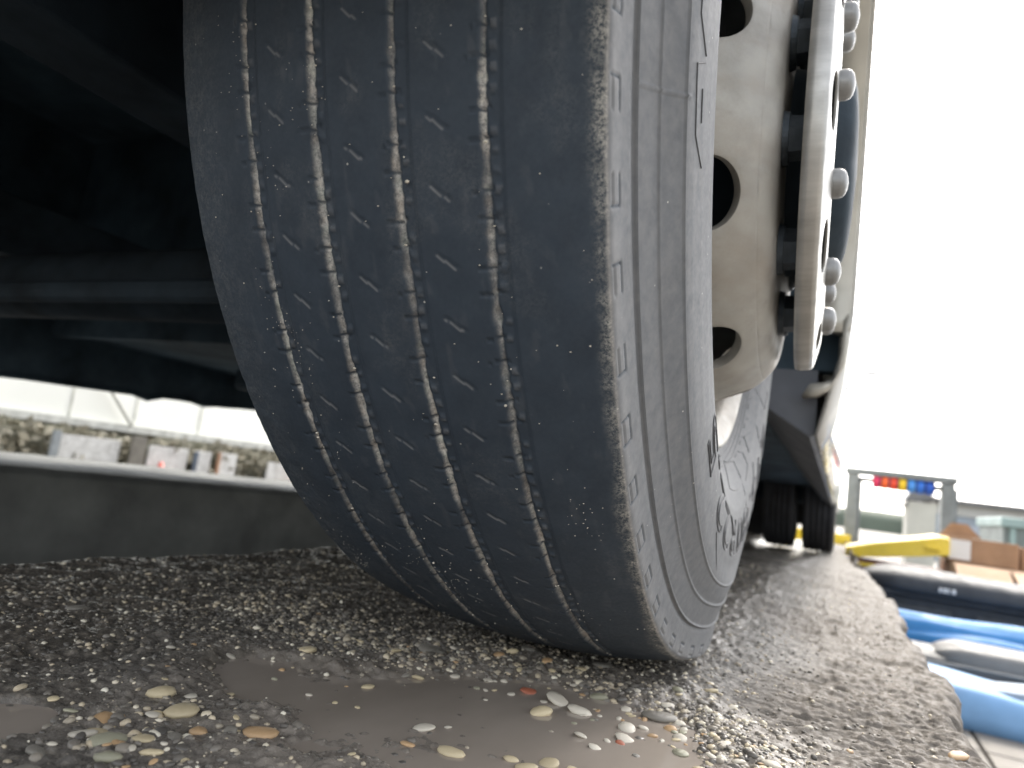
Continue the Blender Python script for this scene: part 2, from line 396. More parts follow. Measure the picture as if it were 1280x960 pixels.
# ------------------------------------------------------------------ gravel
def rock_mesh(sub, seed, flat=.5):
    bm = bmesh.new(); bmesh.ops.create_icosphere(bm, subdivisions=sub, radius=1)
    off = Vector((seed * 3.1, seed * 1.7, seed * .9))
    for v in bm.verts:
        n = mnoise.noise(v.co * .9 + off); n2 = mnoise.noise(v.co * 2.3 + off)
        v.co = v.co * (1 + .28 * n + .10 * n2)
        v.co.z *= flat
    return bm
PEB = [(-0.084, -0.428, 19, 'y'), (-0.119, -0.415, 18, 'y'), (-0.106, -0.404, 10, 'w'), (-0.093, -0.441, 9, 'w'), (-0.107, -0.461, 15, 'o'), (-0.095, -0.472, 15, 'y'), (-0.095, -0.481, 13, 'w'), (-0.086, -0.48, 4, 'r'), (-0.077, -0.479, 19, 'g'), (-0.061, -0.471, 10, 'y'), (-0.056, -0.44, 12, 'o'), (-0.032, -0.418, 20, 'o'), (-0.057, -0.481, 7, 'w'), (-0.047, -0.476, 10, 'y'), (-0.054, -0.495, 13, 'g'), (-0.078, -0.427, 5, 'w'), (-0.088, -0.508, 12, 'k'), (-0.057, -0.455, 9, 'k'), (-0.071, -0.524, 15, 'k'), (-0.045, -0.428, 8, 'k'), (-0.336, -0.333, 18, 'k'), (-0.332, -0.297, 10, 'k'), (-0.173, -0.426, 5, 'w'), (-0.124, -0.278, 17, 'y'), (-0.13, -0.232, 8, 'y'), (-0.123, -0.212, 9, 'y'), (-0.159, -0.324, 9, 'w'), (-0.063, -0.185, 24, 'k'), (-0.096, -0.209, 10, 'k'), (-0.077, -0.221, 11, 'y'), (-0.084, -0.174, 10, 'w'), (-0.018, -0.221, 9, 'w'), (-0.035, -0.249, 10, 'y'), (-0.071, -0.182, 16, 'g'), (-0.048, -0.297, 11, 'y'), (-0.014, -0.147, 13, 'o'), (-0.009, -0.131, 12, 'y'), (-0.002, -0.108, 15, 'k'), (0.027, -0.136, 13, 'o'), (0.04, -0.154, 10, 'y'), (0.006, -0.207, 9, 'w'), (0.042, -0.207, 14, 'r'), (0.069, -0.21, 22, 'w'), (0.089, -0.22, 18, 'w'), (0.069, -0.245, 17, 'y'), (0.089, -0.173, 14, 'g'), (0.025, -0.334, 14, 'w'), (0.032, -0.363, 9, 'o'), (0.057, -0.355, 15, 'y'), (0.035, -0.321, 6, 'w'), (0.128, -0.227, 14, 'w'), (0.132, -0.248, 14, 'w'), (0.132, -0.258, 7, 'r'), (0.137, -0.216, 8, 'w'), (0.107, -0.266, 10, 'w'), (0.121, -0.279, 9, 'w'), (0.124, -0.261, 5, 'w'), (0.153, -0.202, 10, 'o'), (0.161, -0.195, 9, 'w'), (0.163, -0.215, 11, 'w'), (0.174, -0.188, 8, 'w'), (0.139, -0.11, 11, 'g'), (0.163, -0.084, 13, 'y'), (0.169, -0.244, 11, 'g'), (0.19, -0.241, 11, 'w'), (0.205, -0.235, 9, 'w'), (0.225, -0.23, 15, 'w'), (0.088, -0.337, 10, 'y'), (0.1, -0.341, 12, 'y'), (0.108, -0.326, 13, 'y'), (0.1, -0.351, 9, 'o'), (0.124, -0.324, 9, 'y'), (0.184, -0.261, 8, 'y'), (0.141, -0.184, 24, 'k'), (0.156, -0.183, 11, 'w'), (0.066, -0.089, 18, 'k'), (0.117, -0.21, 6, 'w'), (0.112, -0.145, 8, 'w'), (0.345, -0.085, 21, 'o'), (0.242, -0.116, 8, 'w'), (0.271, -0.152, 6, 'o'), (0.14, -0.15, 12, 'w'), (0.115, -0.184, 10, 'w'), (0.056, -0.124, 10, 'y'), (0.192, -0.212, 12, 'w'), (0.203, -0.145, 10, 'w'), (0.224, -0.185, 10, 'k'), (0.233, -0.208, 11, 'w'), (0.184, -0.114, 11, 'w'), (0.163, -0.124, 12, 'k')]
def band(n):      # where the middling pebbles gather: the bank between tyre and puddle, its right shore, the left foreground
    out = []
    while len(out) < n:
        k = random.random()
        if k < .38:
            t = random.random(); x = -.20 + .40 * t; y = -.20 - .01 * t + random.gauss(0, .028)
        elif k < .68:
            t = random.random(); x = .13 + .12 * t + random.gauss(0, .02); y = -.19 - .07 * t + random.gauss(0, .03)
        elif k < .9:
            x = random.gauss(-.075, .035); y = random.gauss(-.475, .035)
        else:
            x = random.uniform(-.3, .1); y = random.uniform(-.45, -.15)
        if -.5 < x < .33 and y < -.09: out.append((x, y, random.choice([3, 4, 4, 5, 5, 6, 7]), random.choice('yyywwoookkg')))
    return out
rocks = {}
for c in 'yworgk':
    for s in range(5):
        bm = rock_mesh(2, s + 7 * 'yworgk'.index(c), .42 + .05 * s)
        me = bpy.data.meshes.new('pebble'); bm.to_mesh(me); bm.free(); me.polygons.foreach_set('use_smooth', [True] * len(me.polygons)); me.materials.append(ST[c]); rocks[c, s] = me
allp = PEB + band(205)
PX = np.array([p[0] for p in allp]); PY = np.array([p[1] for p in allp]); PH, PPM, _ = ramp_h(PX, PY)
for (x, y, mm, c), h, pm in zip(allp, PH, PPM):
    o = bpy.data.objects.new('pebble', rocks[c, random.randrange(5)]); link(o); o.parent = ramp
    r = mm / 2000 * 1.0
    o.scale = (r * random.uniform(.95, 1.15), r * random.uniform(.62, .95), r * random.uniform(.5, .75))
    z = max(h, -.0042 if pm > .05 else -1)
    o.location = (x, y, z + r * .10); o.rotation_euler = (random.gauss(0, .14), random.gauss(0, .14), random.gauss(.4, .7))
# fine gravel as one mesh
def gravel(name, n, lo, hi, sampler, seed, sub=1, tone=None):
    r = np.random.RandomState(seed)
    protos = []
    for s in range(6):
        bm = rock_mesh(sub, 40 + s, .6)
        protos.append((np.array([v.co[:] for v in bm.verts]), np.array([[v.index for v in f.verts] for f in bm.faces]))); bm.free()
    P = sampler(r, n); n = len(P); h, pm, sm = ramp_h(P[:, 0], P[:, 1])
    keep = (r.rand(n) > pm * .68) & (r.rand(n) > sm * .82)
    P = P[keep]; h = h[keep]; n = len(P)
    size = (lo + (hi - lo) * r.rand(n) ** 2.5) / 2
    Vs = []; Fs = []; T = []; b = 0
    pid = r.randint(0, 6, n); ang = r.rand(n) * 6.283
    tn = r.rand(n) ** 1.3
    for k in range(6):
        pv, pf = protos[k]; q = pid == k; m_ = q.sum()
        if not m_: continue
        c, s = np.cos(ang[q]), np.sin(ang[q]); sz = size[q]
        sx = r.uniform(.8, 1.3, m_); sy = r.uniform(.6, 1., m_)
        x = pv[None, :, 0] * sx[:, None]; y = pv[None, :, 1] * sy[:, None]
        xx = (x * c[:, None] - y * s[:, None]) * sz[:, None] + P[q, 0][:, None]
        yy_ = (x * s[:, None] + y * c[:, None]) * sz[:, None] + P[q, 1][:, None]
        z = pv[None, :, 2] * sz[:, None] + (h[q] - sz * .05)[:, None]
        Vs.append(np.stack([xx, yy_, z], -1).reshape(-1, 3)); Fs.append((pf[None] + (b + np.arange(m_) * len(pv))[:, None, None]).reshape(-1, 3)); b += m_ * len(pv)
        T.append(np.repeat(tn[q], len(pv)))
    o = mesh_obj(name, np.concatenate(Vs), np.concatenate(Fs), GRAVEL, ramp, smooth=True)
    a_ = o.data.attributes.new('tone', 'FLOAT', 'POINT'); a_.data.foreach_set('value', np.concatenate(T).astype(np.float32))
    return tag(o, kind='stuff')
def samp_near(r, n):
    x = r.uniform(-.45, .34, n); y = -.56 + .66 * r.rand(n) ** .9
    return np.stack([x, y], -1)
def samp_far(r, n):
    x = r.uniform(-.58, .34, n); y = r.uniform(-.4, 1.6, n); return np.stack([x, y], -1)
def samp_bank(r, n):
    t = r.rand(n); x = -.30 + .56 * t; y = -.185 + r.normal(0, .045, n); return np.stack([x, np.minimum(y, -.06)], -1)
gravel('gravel', 9000, 1.2, 5.0, lambda r, n: samp_near(r, n), 1) if False else None
g1 = gravel('gravel', 11000, .0012, .0055, samp_near, 1)
g2 = gravel('gravel', 5200, .0015, .0075, samp_bank, 2)
def samp_mid(r, n):
    k = r.rand(n); t = r.rand(n)
    x = np.where(k < .5, -.18 + .38 * t, np.where(k < .8, .12 + .14 * t, r.normal(-.08, .04, n)))
    y = np.where(k < .5, -.195 + r.normal(0, .030, n), np.where(k < .8, -.19 - .07 * t + r.normal(0, .03, n), r.normal(-.47, .035, n)))
    return np.stack([x, np.minimum(y, -.09)], -1)
g4 = gravel('gravel', 700, .004, .009, samp_mid, 5, sub=2)
g3 = gravel('gravel', 9000, .002, .007, samp_far, 3)

# ------------------------------------------------------------------ THE BUS
bus = empty('bus', (0, 0, 0), 'large white vehicle on the ramp whose worn front wheel fills the view', 'bus')
PS = .0346; RC = .52
WM = Matrix.Translation((0, 0, RC)) @ Matrix.Rotation(PS, 4, 'Z')
def wmap(Xc, r, t):     # wheel coordinates -> world ; t = 0 faces the front, pi/2 the ground
    x = Xc; y = -r * np.cos(t); z = -r * np.sin(t)
    return np.stack(np.broadcast_arrays(x * np.cos(PS) - y * np.sin(PS), x * np.sin(PS) + y * np.cos(PS), RC + z), -1)
# --- tyre as one fine height field: column position c (profile), row angle t
tw = .1327
def crown(x): return .520 - .014 * (np.abs(x) / tw) ** 2.2
G = [-.0742, -.0253, .0253, .0742]
cols = []      # (X, r, kind)  kind 0 tread, 1 sidewall
xg = set(np.round(np.arange(-tw, tw + 1e-6, .0015), 5))
for g in G:
    for d in np.arange(-.008, .0125, .00075): xg.add(round(g + d, 5))
for x in np.arange(.108, tw, .0008): xg.add(round(x, 5))
xt = np.array(sorted(xg)); xt = xt[np.concatenate([[True], np.diff(xt) > .0004])]
side = [(.1327, .5055), (.1338, .5025), (.1345, .498), (.1352, .492), (.1372, .4785), (.1376, .4760), (.1385, .4735), (.1440, .4575), (.1447, .4551), (.1452, .4528), (.1536, .4378), (.1543, .4356), (.1556, .4330),
        (.1575, .425), (.1597, .410), (.1608, .395), (.1608, .380), (.1585, .362), (.1525, .343), (.1430, .325), (.1350, .312), (.1305, .303), (.126, .296), (.112, .292)]
sx_ = np.array([a for a, b in side]); sr_ = np.array([b for a, b in side])
ds = np.concatenate([[0], np.cumsum(np.hypot(np.diff(sx_), np.diff(sr_)))])
sp = np.unique(np.concatenate([np.arange(.0006, ds[-1], .0013), ds[1:]])); 
def smoothprof(u):
    o = 0
    for k, wt in ((-.0015, .25), (0, .5), (.0015, .25)):
        uu = np.clip(u + k, 0, ds[-1]); o = o + wt * np.stack([np.interp(uu, ds, sx_), np.interp(uu, ds, sr_)])
    return o
so = smoothprof(sp)
inner = [(-.1327, .5055), (-.136, .495), (-.148, .455), (-.158, .42), (-.163, .39), (-.15, .34), (-.131, .303), (-.112, .292)]
ix = np.array([a for a, b in inner[1:]]); ir = np.array([b for a, b in inner[1:]])
CX = np.concatenate([ix[::-1], xt, so[0]]); CR = np.concatenate([ir[::-1], crown(xt), so[1]])
CK = np.concatenate([np.full(len(ix), 2), np.zeros(len(xt)), np.ones(len(so[0]))])
U = np.concatenate([ix[::-1] * 0 - 1, xt, sp])
tt = []
a = R_(-30)
while a < R_(96): tt.append(a); a += .0012 / .52 * (1.15)
while a < R_(200): tt.append(a); a += R_(.55)
while a < R_(330): tt.append(a); a += R_(1.2)
T = np.array(tt)
nc, nt = len(CX), len(T)
TT, XX = np.meshgrid(T, CX, indexing='ij'); RR = np.broadcast_to(CR, TT.shape).copy(); KK = np.broadcast_to(CK, TT.shape); UU = np.broadcast_to(U, TT.shape)
arc = TT * .52
disp = np.zeros_like(TT); dustv = np.zeros_like(TT); groovev = np.zeros_like(TT)
tread = KK == 0
wob = (fbm(arc * 30, XX * 0 + 2, 5, 3) - .5) * .0022
for gi, g in enumerate(G):
    wobg = (fbm(arc * 45, XX * 0 + gi * 7, 90 + gi, 3) - .5) * .0022
    d = UU - g + wobg * .7
    lw = .0014 + (fbm(arc * 60, XX * 0 + gi, 95 + gi, 3) - .5) * .0022 + (fbm(arc * 260, XX * 0 + gi, 97 + gi, 3) - .5) * .0022
    lw = np.clip(lw, .0009, .004)
    # channel
    ch = sstep(-lw - .0016, -lw + .0012, d) * (1 - sstep(lw - .0006, lw + .0008, d))
    fill = .55 + .45 * fbm(arc * 80 + gi * 9, UU * 60, 100 + gi, 3)
    disp -= tread * ch * .0036 * fill
    dz = sstep(-lw - .0012, -lw + .001, d) * (1 - sstep(lw * .2, lw * .95, d))
    patch = .55 + .75 * sstep(.35, .62, fbm(arc * 26 + gi * 5, UU * 0, 110 + gi, 3))
    groovev = np.maximum(groovev, tread * dz * patch * (.55 + .5 * fbm(arc * 300, UU * 900, 8, 2)))
    # stepped ledge with nubs to its right
    st_ = sstep(lw, lw + .0006, d) * (1 - sstep(.0075, .0105, UU - g))
    nub = (np.abs(((arc * 1000 + gi * 3) % 9.5) - 4.75) < 1.9) * (np.abs(d - lw - .0036) < .0017)
    nubk = nub * (vnoise(np.floor(arc * 1000 / 9.5) * 1.7 + gi * 11, arc * 0, 120) > .25)
    disp -= tread * st_ * .0011; disp += tread * nubk * .0010
    dustv = np.maximum(dustv, tread * nubk * .28 * vnoise(np.floor(arc * 1000 / 9.5) * 1.3 + gi * 5, arc * 0, 121))
    # cross cuts at the groove's left lip, in pairs
    ph = (arc * 1000 + gi * 13 + d * 120) % 38
    cut = ((np.abs(ph - 6) < .6) | (np.abs(ph - 19.5) < .6)) & (np.abs(d + .002) < .0045 + .003 * vnoise(np.floor(arc * 1000 / 19) * 1.9 + gi * 7, arc * 0, 123))
    disp -= tread * cut * .0013; dustv *= 1 - .85 * (cut & tread); groovev *= 1 - .9 * (cut & tread)
# short slanted sipes in the middle of the ribs
for k, xc in enumerate([-.051, 0.0, .0495]):
    per = .034
    q = (arc + k * .011) % per - per / 2
    lx = (UU - xc) * math.cos(.62) + q * math.sin(.62); ly = -(UU - xc) * math.sin(.62) + q * math.cos(.62)
    cut = (np.abs(lx) < .0068) & (np.abs(ly) < .0006)
    edge_ = (np.abs(lx) < .0068) & (np.abs(ly - .0011) < .0005)
    disp -= tread * cut * .0008; dustv = np.maximum(dustv, tread * edge_ * .42)
# worn, torn outer shoulder
wn_ = fbm(UU * 240, arc * 190, 130, 5, .62); wl_ = .0125 + .008 * (fbm(arc * 16, UU * 0, 131, 4) - .5) * 2
sh = tread * sstep(tw - wl_, tw - .002, UU)
disp += sh * (wn_ - .5) * .0011
wornv = sh * (.35 + .65 * sh)
dustv = np.maximum(dustv, tread * sstep(tw - .0022 - .004 * (wn_ - .4), tw - .0002, UU) * .85)
sh2 = tread * (1 - sstep(-tw + .004, -tw + .05, UU)); wn2 = fbm(UU * 140, arc * 110, 135, 4)
disp += sh2 * (wn2 - .5) * .0012; wornv = np.maximum(wornv, sh2 * .16)
wornv = np.maximum(wornv, tread * sstep(.55, .72, fbm(UU * 45 + 3, arc * 22, 148, 4)) * .08)
disp += tread * (fbm(UU * 500, arc * 500, 140, 3) - .5) * .00015
sc_ = fbm(UU * 160 + 7, arc * 60, 145, 4)
dustv = np.maximum(dustv, tread * sstep(.62, .76, sc_) * .10)
dustv = np.maximum(dustv, tread * .05)
# sidewall: stepped rings, ticks on the shoulder, cross ridges, dust film
sw = KK == 1
def at_r(X0, r0):
    j = np.argmin((sx_ - X0) ** 2 + (sr_ - r0) ** 2); return ds[j]
u1, u2_, u3 = at_r(.1376, .4760), at_r(.1447, .4551), at_r(.1543, .4356)
for i_, (uu, amp) in enumerate(((u1, .0017), (u2_, .0013), (u3, .0013))):
    disp += sw * amp * np.exp(-((UU - uu) / .0008) ** 2)
disp -= sw * .0012 * sstep(u1 - .006, u1 - .0012, UU) * (1 - sstep(u1 - .0012, u1 - .0004, UU))
tick = (TT / R_(4.95) + .25) % 1.0
inbox = (np.abs(tick - .5) < .19) & (UU > .0012) & (UU < .0115)
inner_ = (np.abs(tick - .5) < .165) & (UU > .0000) & (UU < .0100)
disp -= sw * (inbox & ~inner_) * .0011
disp -= sw * ((np.abs(UU - .003) < .0007) & (np.abs(tick - .5) < .17)) * .0011
dustv = np.where(sw, .36 + .10 * fbm(arc * 8, UU * 26, 150, 3) + .10 * np.exp(-((UU - .004) / .006) ** 2), dustv)
dustv = np.where(sw & inbox & ~inner_, .08, dustv)
for tc_, ua, ub in ((R_(20.0), u1, u3 + .006), (R_(98), .0, u3 + .03), (R_(171), u1, u3 + .03)):
    disp += sw * .0010 * np.exp(-((TT - tc_) * .47 / .0007) ** 2) * (UU > ua) * (UU < ub)
disp += sw * (fbm(arc * 60, UU * 90, 155, 3) - .5) * .00012
# pressed against the ground
squash = np.exp(-((TT - PI / 2) / .21) ** 2)
RRd = RR + disp * 1.0 + squash * np.where(CK == 0, .003, 0)[None]
XB = XX + np.sign(XX) * squash * .009 * (KK != 0) * sstep(.415, .455, RR)
# displacement on sidewall should go outwards along X
XB = np.where(sw, XB + disp * .9, XB); RRd = np.where(sw, RR + disp * .35, RRd)
Pw = wmap(XB, RRd, TT)
Pw[..., 2] = np.maximum(Pw[..., 2], .0006)
ii = np.arange(nt * nc).reshape(nt, nc); ii2 = np.concatenate([ii, ii[:1]], 0)
Ft = np.stack([ii2[:-1, :-1], ii2[1:, :-1], ii2[1:, 1:], ii2[:-1, 1:]], -1).reshape(-1, 4)
tyre = mesh_obj('tyre', Pw.reshape(-1, 3), Ft, TYRE, bus, smooth=True)
tag(tyre, 'worn front tyre with four dusty grooves and a grey sidewall')
for nm_, arr_ in (('worn', wornv), ('groove', groovev)):
    a_ = tyre.data.attributes.new(nm_, 'FLOAT', 'POINT'); a_.data.foreach_set('value', np.clip(arr_, 0, 1).ravel().astype(np.float32))
a_ = tyre.data.attributes.new('dust', 'FLOAT', 'POINT'); a_.data.foreach_set('value', np.clip(dustv, 0, 1).ravel().astype(np.float32))

# --- grit: tiny stones caught in the grooves and stuck on the ribs
def grit():
    r = np.random.RandomState(77); L = []
    for k in range(60):
        g = G[r.randint(4)]; L.append((g + r.normal(.0035, .0022), R_(r.uniform(-22, 85)), r.uniform(.0004, .0013)))
    cl = [(r.uniform(-.12, .12), R_(r.uniform(-20, 80))) for _ in range(26)]
    for k in range(520):
        c_ = cl[r.randint(26)]; L.append((c_[0] + r.normal(0, .008), c_[1] + r.normal(0, .03), r.uniform(.00015, .00045)))
    for k in range(260): L.append((r.uniform(-.128, .131), R_(r.uniform(-25, 85)), r.uniform(.0002, .0006)))
    bm = rock_mesh(1, 3, .8); pv = np.array([v.co[:] for v in bm.verts]); pf = np.array([[v.index for v in f.verts] for f in bm.faces]); bm.free()
    Vs = []; Fs = []; b = 0
    for x, t, sz in L:
        if abs(x) > .1325: continue
        c = wmap(x, float(crown(x)) + sz * .2, t); Vs.append(pv * sz * np.array([1, r.uniform(.6, 1), r.uniform(.7, 1.3)]) + c); Fs.append(pf + b); b += len(pv)
    V_ = np.concatenate(Vs); o = mesh_obj('grit', V_, np.concatenate(Fs), ST['w'], tyre, True); o['kind'] = 'stuff'
grit()
# --- moulded lettering on the sidewall
def side_x(r): return np.interp(-r, -sr_, sx_)
def letter(txt, size, t0, r0, parent, span, thick=.00048):
    cu = bpy.data.curves.new('txt', 'FONT'); cu.body = txt; cu.size = size; cu.fill_mode = 'NONE'; cu.bevel_depth = thick; cu.bevel_resolution = 0; cu.resolution_u = 6; cu.space_character = 1.1
    ob = bpy.data.objects.new('txt', cu); link(ob)
    me = bpy.data.meshes.new_from_object(ob.evaluated_get(bpy.context.evaluated_depsgraph_get()))
    n = len(me.vertices); co = np.empty(n * 3, np.float32); me.vertices.foreach_get('co', co); co = co.reshape(-1, 3)
    polys = [list(p.vertices) for p in me.polygons]
    bpy.data.objects.remove(ob); bpy.data.curves.remove(cu)
    # reading from the rear to the front along the bottom, tops outwards
    r = r0 + co[:, 1]; t = t0 - co[:, 0] / co[:, 0].max() * span
    x = side_x(r) + co[:, 2] * .9 + .0005
    bpy.data.meshes.remove(me)
    return mesh_obj('lettering', wmap(x, r, t), polys, LETTER, parent, smooth=False)
LETTER = simple('moulded_rubber_edge', (.055, .055, .057), .6, 0, .2, 90)
bpy.context.view_layer.update()
letter('295/80R22,5', .052, R_(141), .371, tyre, R_(90))
letter('152/148M', .024, R_(225), .37, tyre, R_(30))
def ridge(pts, name='moulded_line', r=.00045):
    bm = bmesh.new(); P = []
    for (ta, ra), (tb, rb) in zip(pts[:-1], pts[1:]):
        k = max(2, int(abs(tb - ta) / 1.5) + 2)
        for q in range(k): f = q / k; P.append((ta + (tb - ta) * f, ra + (rb - ra) * f))
    P.append(pts[-1])
    W = [Vector(wmap(side_x(rr) + .0002, rr, R_(t_))) for t_, rr in P]
    tube(bm, W, r, 6); return bm_obj(name, bm, LETTER, tyre)
ridge([(-10, .412), (-6, .424), (10, .422), (14, .423), (16.5, .411)])
ridge([(17, .412), (17.5, .425), (22.5, .424), (24.8, .413)])
ridge([(19.0, .415), (21.5, .415)])
ridge([(100, .314), (90, .340), (102, .345)]); ridge([(109, .322), (107, .373), (114, .390)]); ridge([(100, .314), (109, .322)])
ridge([(123, .355), (119.5, .370), (124, .388)]); ridge([(145, .329), (144, .363), (150, .368)]); ridge([(130, .335), (125, .325), (123, .341)])
ridge([(112, .350), (118, .345), (119, .330)]); ridge([(135, .345), (133, .365), (139, .378)]); ridge([(68, .411), (76, .43)])
for k in range(8): ridge([(112 + k * 4, .322), (114 + k * 4, .322 + .006 * (k % 2))])
for rr in (.318, .313, .308):
    ridge([(60, rr), (90, rr), (120, rr), (150, rr), (180, rr)], r=.0004)

# --- rim, disc with hand holes, nuts, cover plate
def lathe(name, prof, mat, parent, n=128, smooth=True, th=None, t0=0, t1=360):
    t = np.linspace(R_(t0), R_(t1), n + 1)
    P = np.stack([wmap(np.array([a for a, b in prof]), np.array([b for a, b in prof]), x) for x in t])
    i = np.arange(P.shape[0] * P.shape[1]).reshape(P.shape[:2])
    Fq = np.stack([i[:-1, :-1], i[1:, :-1], i[1:, 1:], i[:-1, 1:]], -1).reshape(-1, 4)
    o = mesh_obj(name, P.reshape(-1, 3), Fq, mat, parent, smooth)
    bm = bmesh.new(); bm.from_mesh(o.data); bmesh.ops.remove_doubles(bm, verts=bm.verts, dist=1e-5); bmesh.ops.recalc_face_normals(bm, faces=bm.faces); bm.to_mesh(o.data); bm.free()
    if smooth: o.data.polygons.foreach_set('use_smooth', [True] * len(o.data.polygons))
    return o
def densify(prof, step=.004):
    out = [prof[0]]
    for a, b in zip(prof[:-1], prof[1:]):
        k = max(1, int(math.hypot(b[0] - a[0], b[1] - a[1]) / step))
        for q in range(1, k + 1): out.append((a[0] + (b[0] - a[0]) * q / k, a[1] + (b[1] - a[1]) * q / k))
    return out
def rounded(prof, it=2):
    for _ in range(it):
        out = [prof[0]]
        for a, b in zip(prof[:-1], prof[1:]):
            out += [(a[0] * .75 + b[0] * .25, a[1] * .75 + b[1] * .25), (a[0] * .25 + b[0] * .75, a[1] * .25 + b[1] * .75)]
        out.append(prof[-1]); prof = out
    return prof
RIMP = rounded([(-.12, .284), (-.13, .297), (-.124, .297), (-.115, .284), (-.085, .28), (-.05, .255), (.03, .255), (.06, .272), (.100, .276), (.118, .281), (.1225, .290), (.1255, .298), (.1315, .3005), (.1345, .2965), (.1325, .290), (.1255, .279), (.116, .272), (.09, .2675), (.03, .25)], 2)
rim = lathe('wheel_rim', RIMP, STEEL, bus, 160)
def perforated(name, prof, vc, hv, ha, nsec, ta, mat, parent, thick, rings=6, seg=40):
    """surface of revolution along arc-length profile with nsec oval holes centred at arc length vc"""
    px = np.array([a for a, b in prof]); pr = np.array([b for a, b in prof])
    d = np.concatenate([[0], np.cumsum(np.hypot(np.diff(px), np.diff(pr)))]); Lp = d[-1]
    half = PI / nsec
    lo, hi = max(0, vc - hv * 1.6), min(Lp, vc + hv * 1.6)
    Vs = []; Fs = []; b = 0
    for s in range(nsec):
        tc = ta + s * 2 * half
        # square-ish boundary sampled by angle, blended to the oval
        grid = []
        for k in range(rings + 1):
            f = k / rings; ring = []
            for q in range(seg):
                a = 2 * PI * q / seg; ca, sa = math.cos(a), math.sin(a)
                mx = max(abs(ca), abs(sa)); bx, by = ca / mx, sa / mx
                ox_, oy_ = ca * ha, sa * hv
                sx2 = bx * half; sy2 = by * ((hi - vc) if by > 0 else (vc - lo))
                ring.append((tc + ox_ + (sx2 - ox_) * f, vc + oy_ + (sy2 - oy_) * f))
            grid.append(ring)
        for ring in grid:
            for (t, v) in ring: Vs.append(wmap(np.interp(v, d, px), np.interp(v, d, pr), t))
        for k in range(rings):
            for q in range(seg):
                q2 = (q + 1) % seg
                Fs.append([b + k * seg + q, b + k * seg + q2, b + (k + 1) * seg + q2, b + (k + 1) * seg + q])
        b += (rings + 1) * seg
    o = None
    # plain bands beyond the holes
    na = nsec * seg // 4
    for v0, v1 in ((0, lo), (hi, Lp)):
        if v1 - v0 < 1e-4: continue
        kk = max(2, int((v1 - v0) / .003)); vs = np.linspace(v0, v1, kk + 1); ts = ta - half + np.linspace(0, 2 * PI, nsec * (seg // 4) + 1)[:-1]
        for v in vs:
            for t in ts: Vs.append(wmap(np.interp(v, d, px), np.interp(v, d, pr), t))
        m_ = len(ts)
        for k in range(kk):
            for q in range(m_): Fs.append([b + k * m_ + q, b + k * m_ + (q + 1) % m_, b + (k + 1) * m_ + (q + 1) % m_, b + (k + 1) * m_ + q])
        b += (kk + 1) * m_
    o = mesh_obj(name, [tuple(map(float, v)) for v in Vs], Fs, mat, parent, True)
    bm = bmesh.new(); bm.from_mesh(o.data); bmesh.ops.remove_doubles(bm, verts=bm.verts, dist=6e-4); bmesh.ops.recalc_face_normals(bm, faces=bm.faces); bm.to_mesh(o.data); bm.free()
    o.data.polygons.foreach_set('use_smooth', [True] * len(o.data.polygons))
    md = o.modifiers.new('thick', 'SOLIDIFY'); md.thickness = thick; md.offset = -1
    md2 = o.modifiers.new('bev', 'BEVEL'); md2.width = .0008; md2.segments = 2; md2.limit_method = 'ANGLE'; md2.angle_limit = R_(50)
    return o
DP = rounded([(.040, .262), (.100, .256), (.140, .243), (.163, .2305), (.182, .210), (.1865, .194), (.1855, .175), (.185, .10), (.200, .08)], 3)
disc = perforated('wheel_disc', DP, .098, .028, .125, 10, R_(28), STEEL, bus, .010)
def place_on_wheel(o, X0, r, tdeg):
    p = Vector(wmap(X0, r, R_(tdeg))); o.matrix_world = Matrix.Translation(p) @ Matrix.Rotation(PS, 4, 'Z')
nut_me = None
for k in range(10):
    if nut_me is None:
        bm = bmesh.new()
        bmesh.ops.create_cone(bm, cap_ends=True, segments=32, radius1=.0235, radius2=.022, depth=.005, matrix=Matrix.Translation((.0025, 0, 0)) @ Matrix.Rotation(PI / 2, 4, 'Y'))
        bmesh.ops.create_cone(bm, cap_ends=True, segments=6, radius1=.0195, radius2=.0180, depth=.017, matrix=Matrix.Translation((.0136, 0, 0)) @ Matrix.Rotation(PI / 2, 4, 'Y'))
        nb = bm_obj('wheel_nut', bm, NUT, disc); nut_me = nb.data
    else:
        nb = bpy.data.objects.new('wheel_nut', nut_me); link(nb); nb.parent = disc
    place_on_wheel(nb, .1860, .1560, 14 + 36 * k)
CP = rounded([(.2035, .207), (.207, .2085), (.2195, .2070), (.2212, .2045), (.2265, .182), (.2278, .165), (.2275, .150), (.2240, .125), (.2200, .095), (.205, .085)], 1)
cover = perforated('wheel_cover', CP, .0360, .0100, .13, 10, R_(8), COVER, bus, .0022)
dome_me = None
for k in range(12):
    if dome_me is None:
        bm = bmesh.new(); prof = [(-.004, .0128), (.003, .0126), (.006, .0115), (.008, .0090), (.0094, .005), (.0100, .0)]
        rr = [[bm.verts.new((x, r * math.cos(2 * PI * q / 20), r * math.sin(2 * PI * q / 20))) for q in range(20)] for x, r in prof[:-1]]
        for A, B in zip(rr[:-1], rr[1:]):
            for q in range(20): bm.faces.new((A[q], A[(q + 1) % 20], B[(q + 1) % 20], B[q]))
        tip = bm.verts.new((.010, 0, 0))
        for q in range(20): bm.faces.new((rr[-1][q], rr[-1][(q + 1) % 20], tip))
        nb = bm_obj('dome_nut', bm, DOME, cover, True); dome_me = nb.data
    else:
        nb = bpy.data.objects.new('dome_nut', dome_me); link(nb); nb.parent = cover
    place_on_wheel(nb, .2300, .160, -1 + 29.5 * k if k < 7 else -1 + 29.5 * 6 + 30.6 * (k - 6))
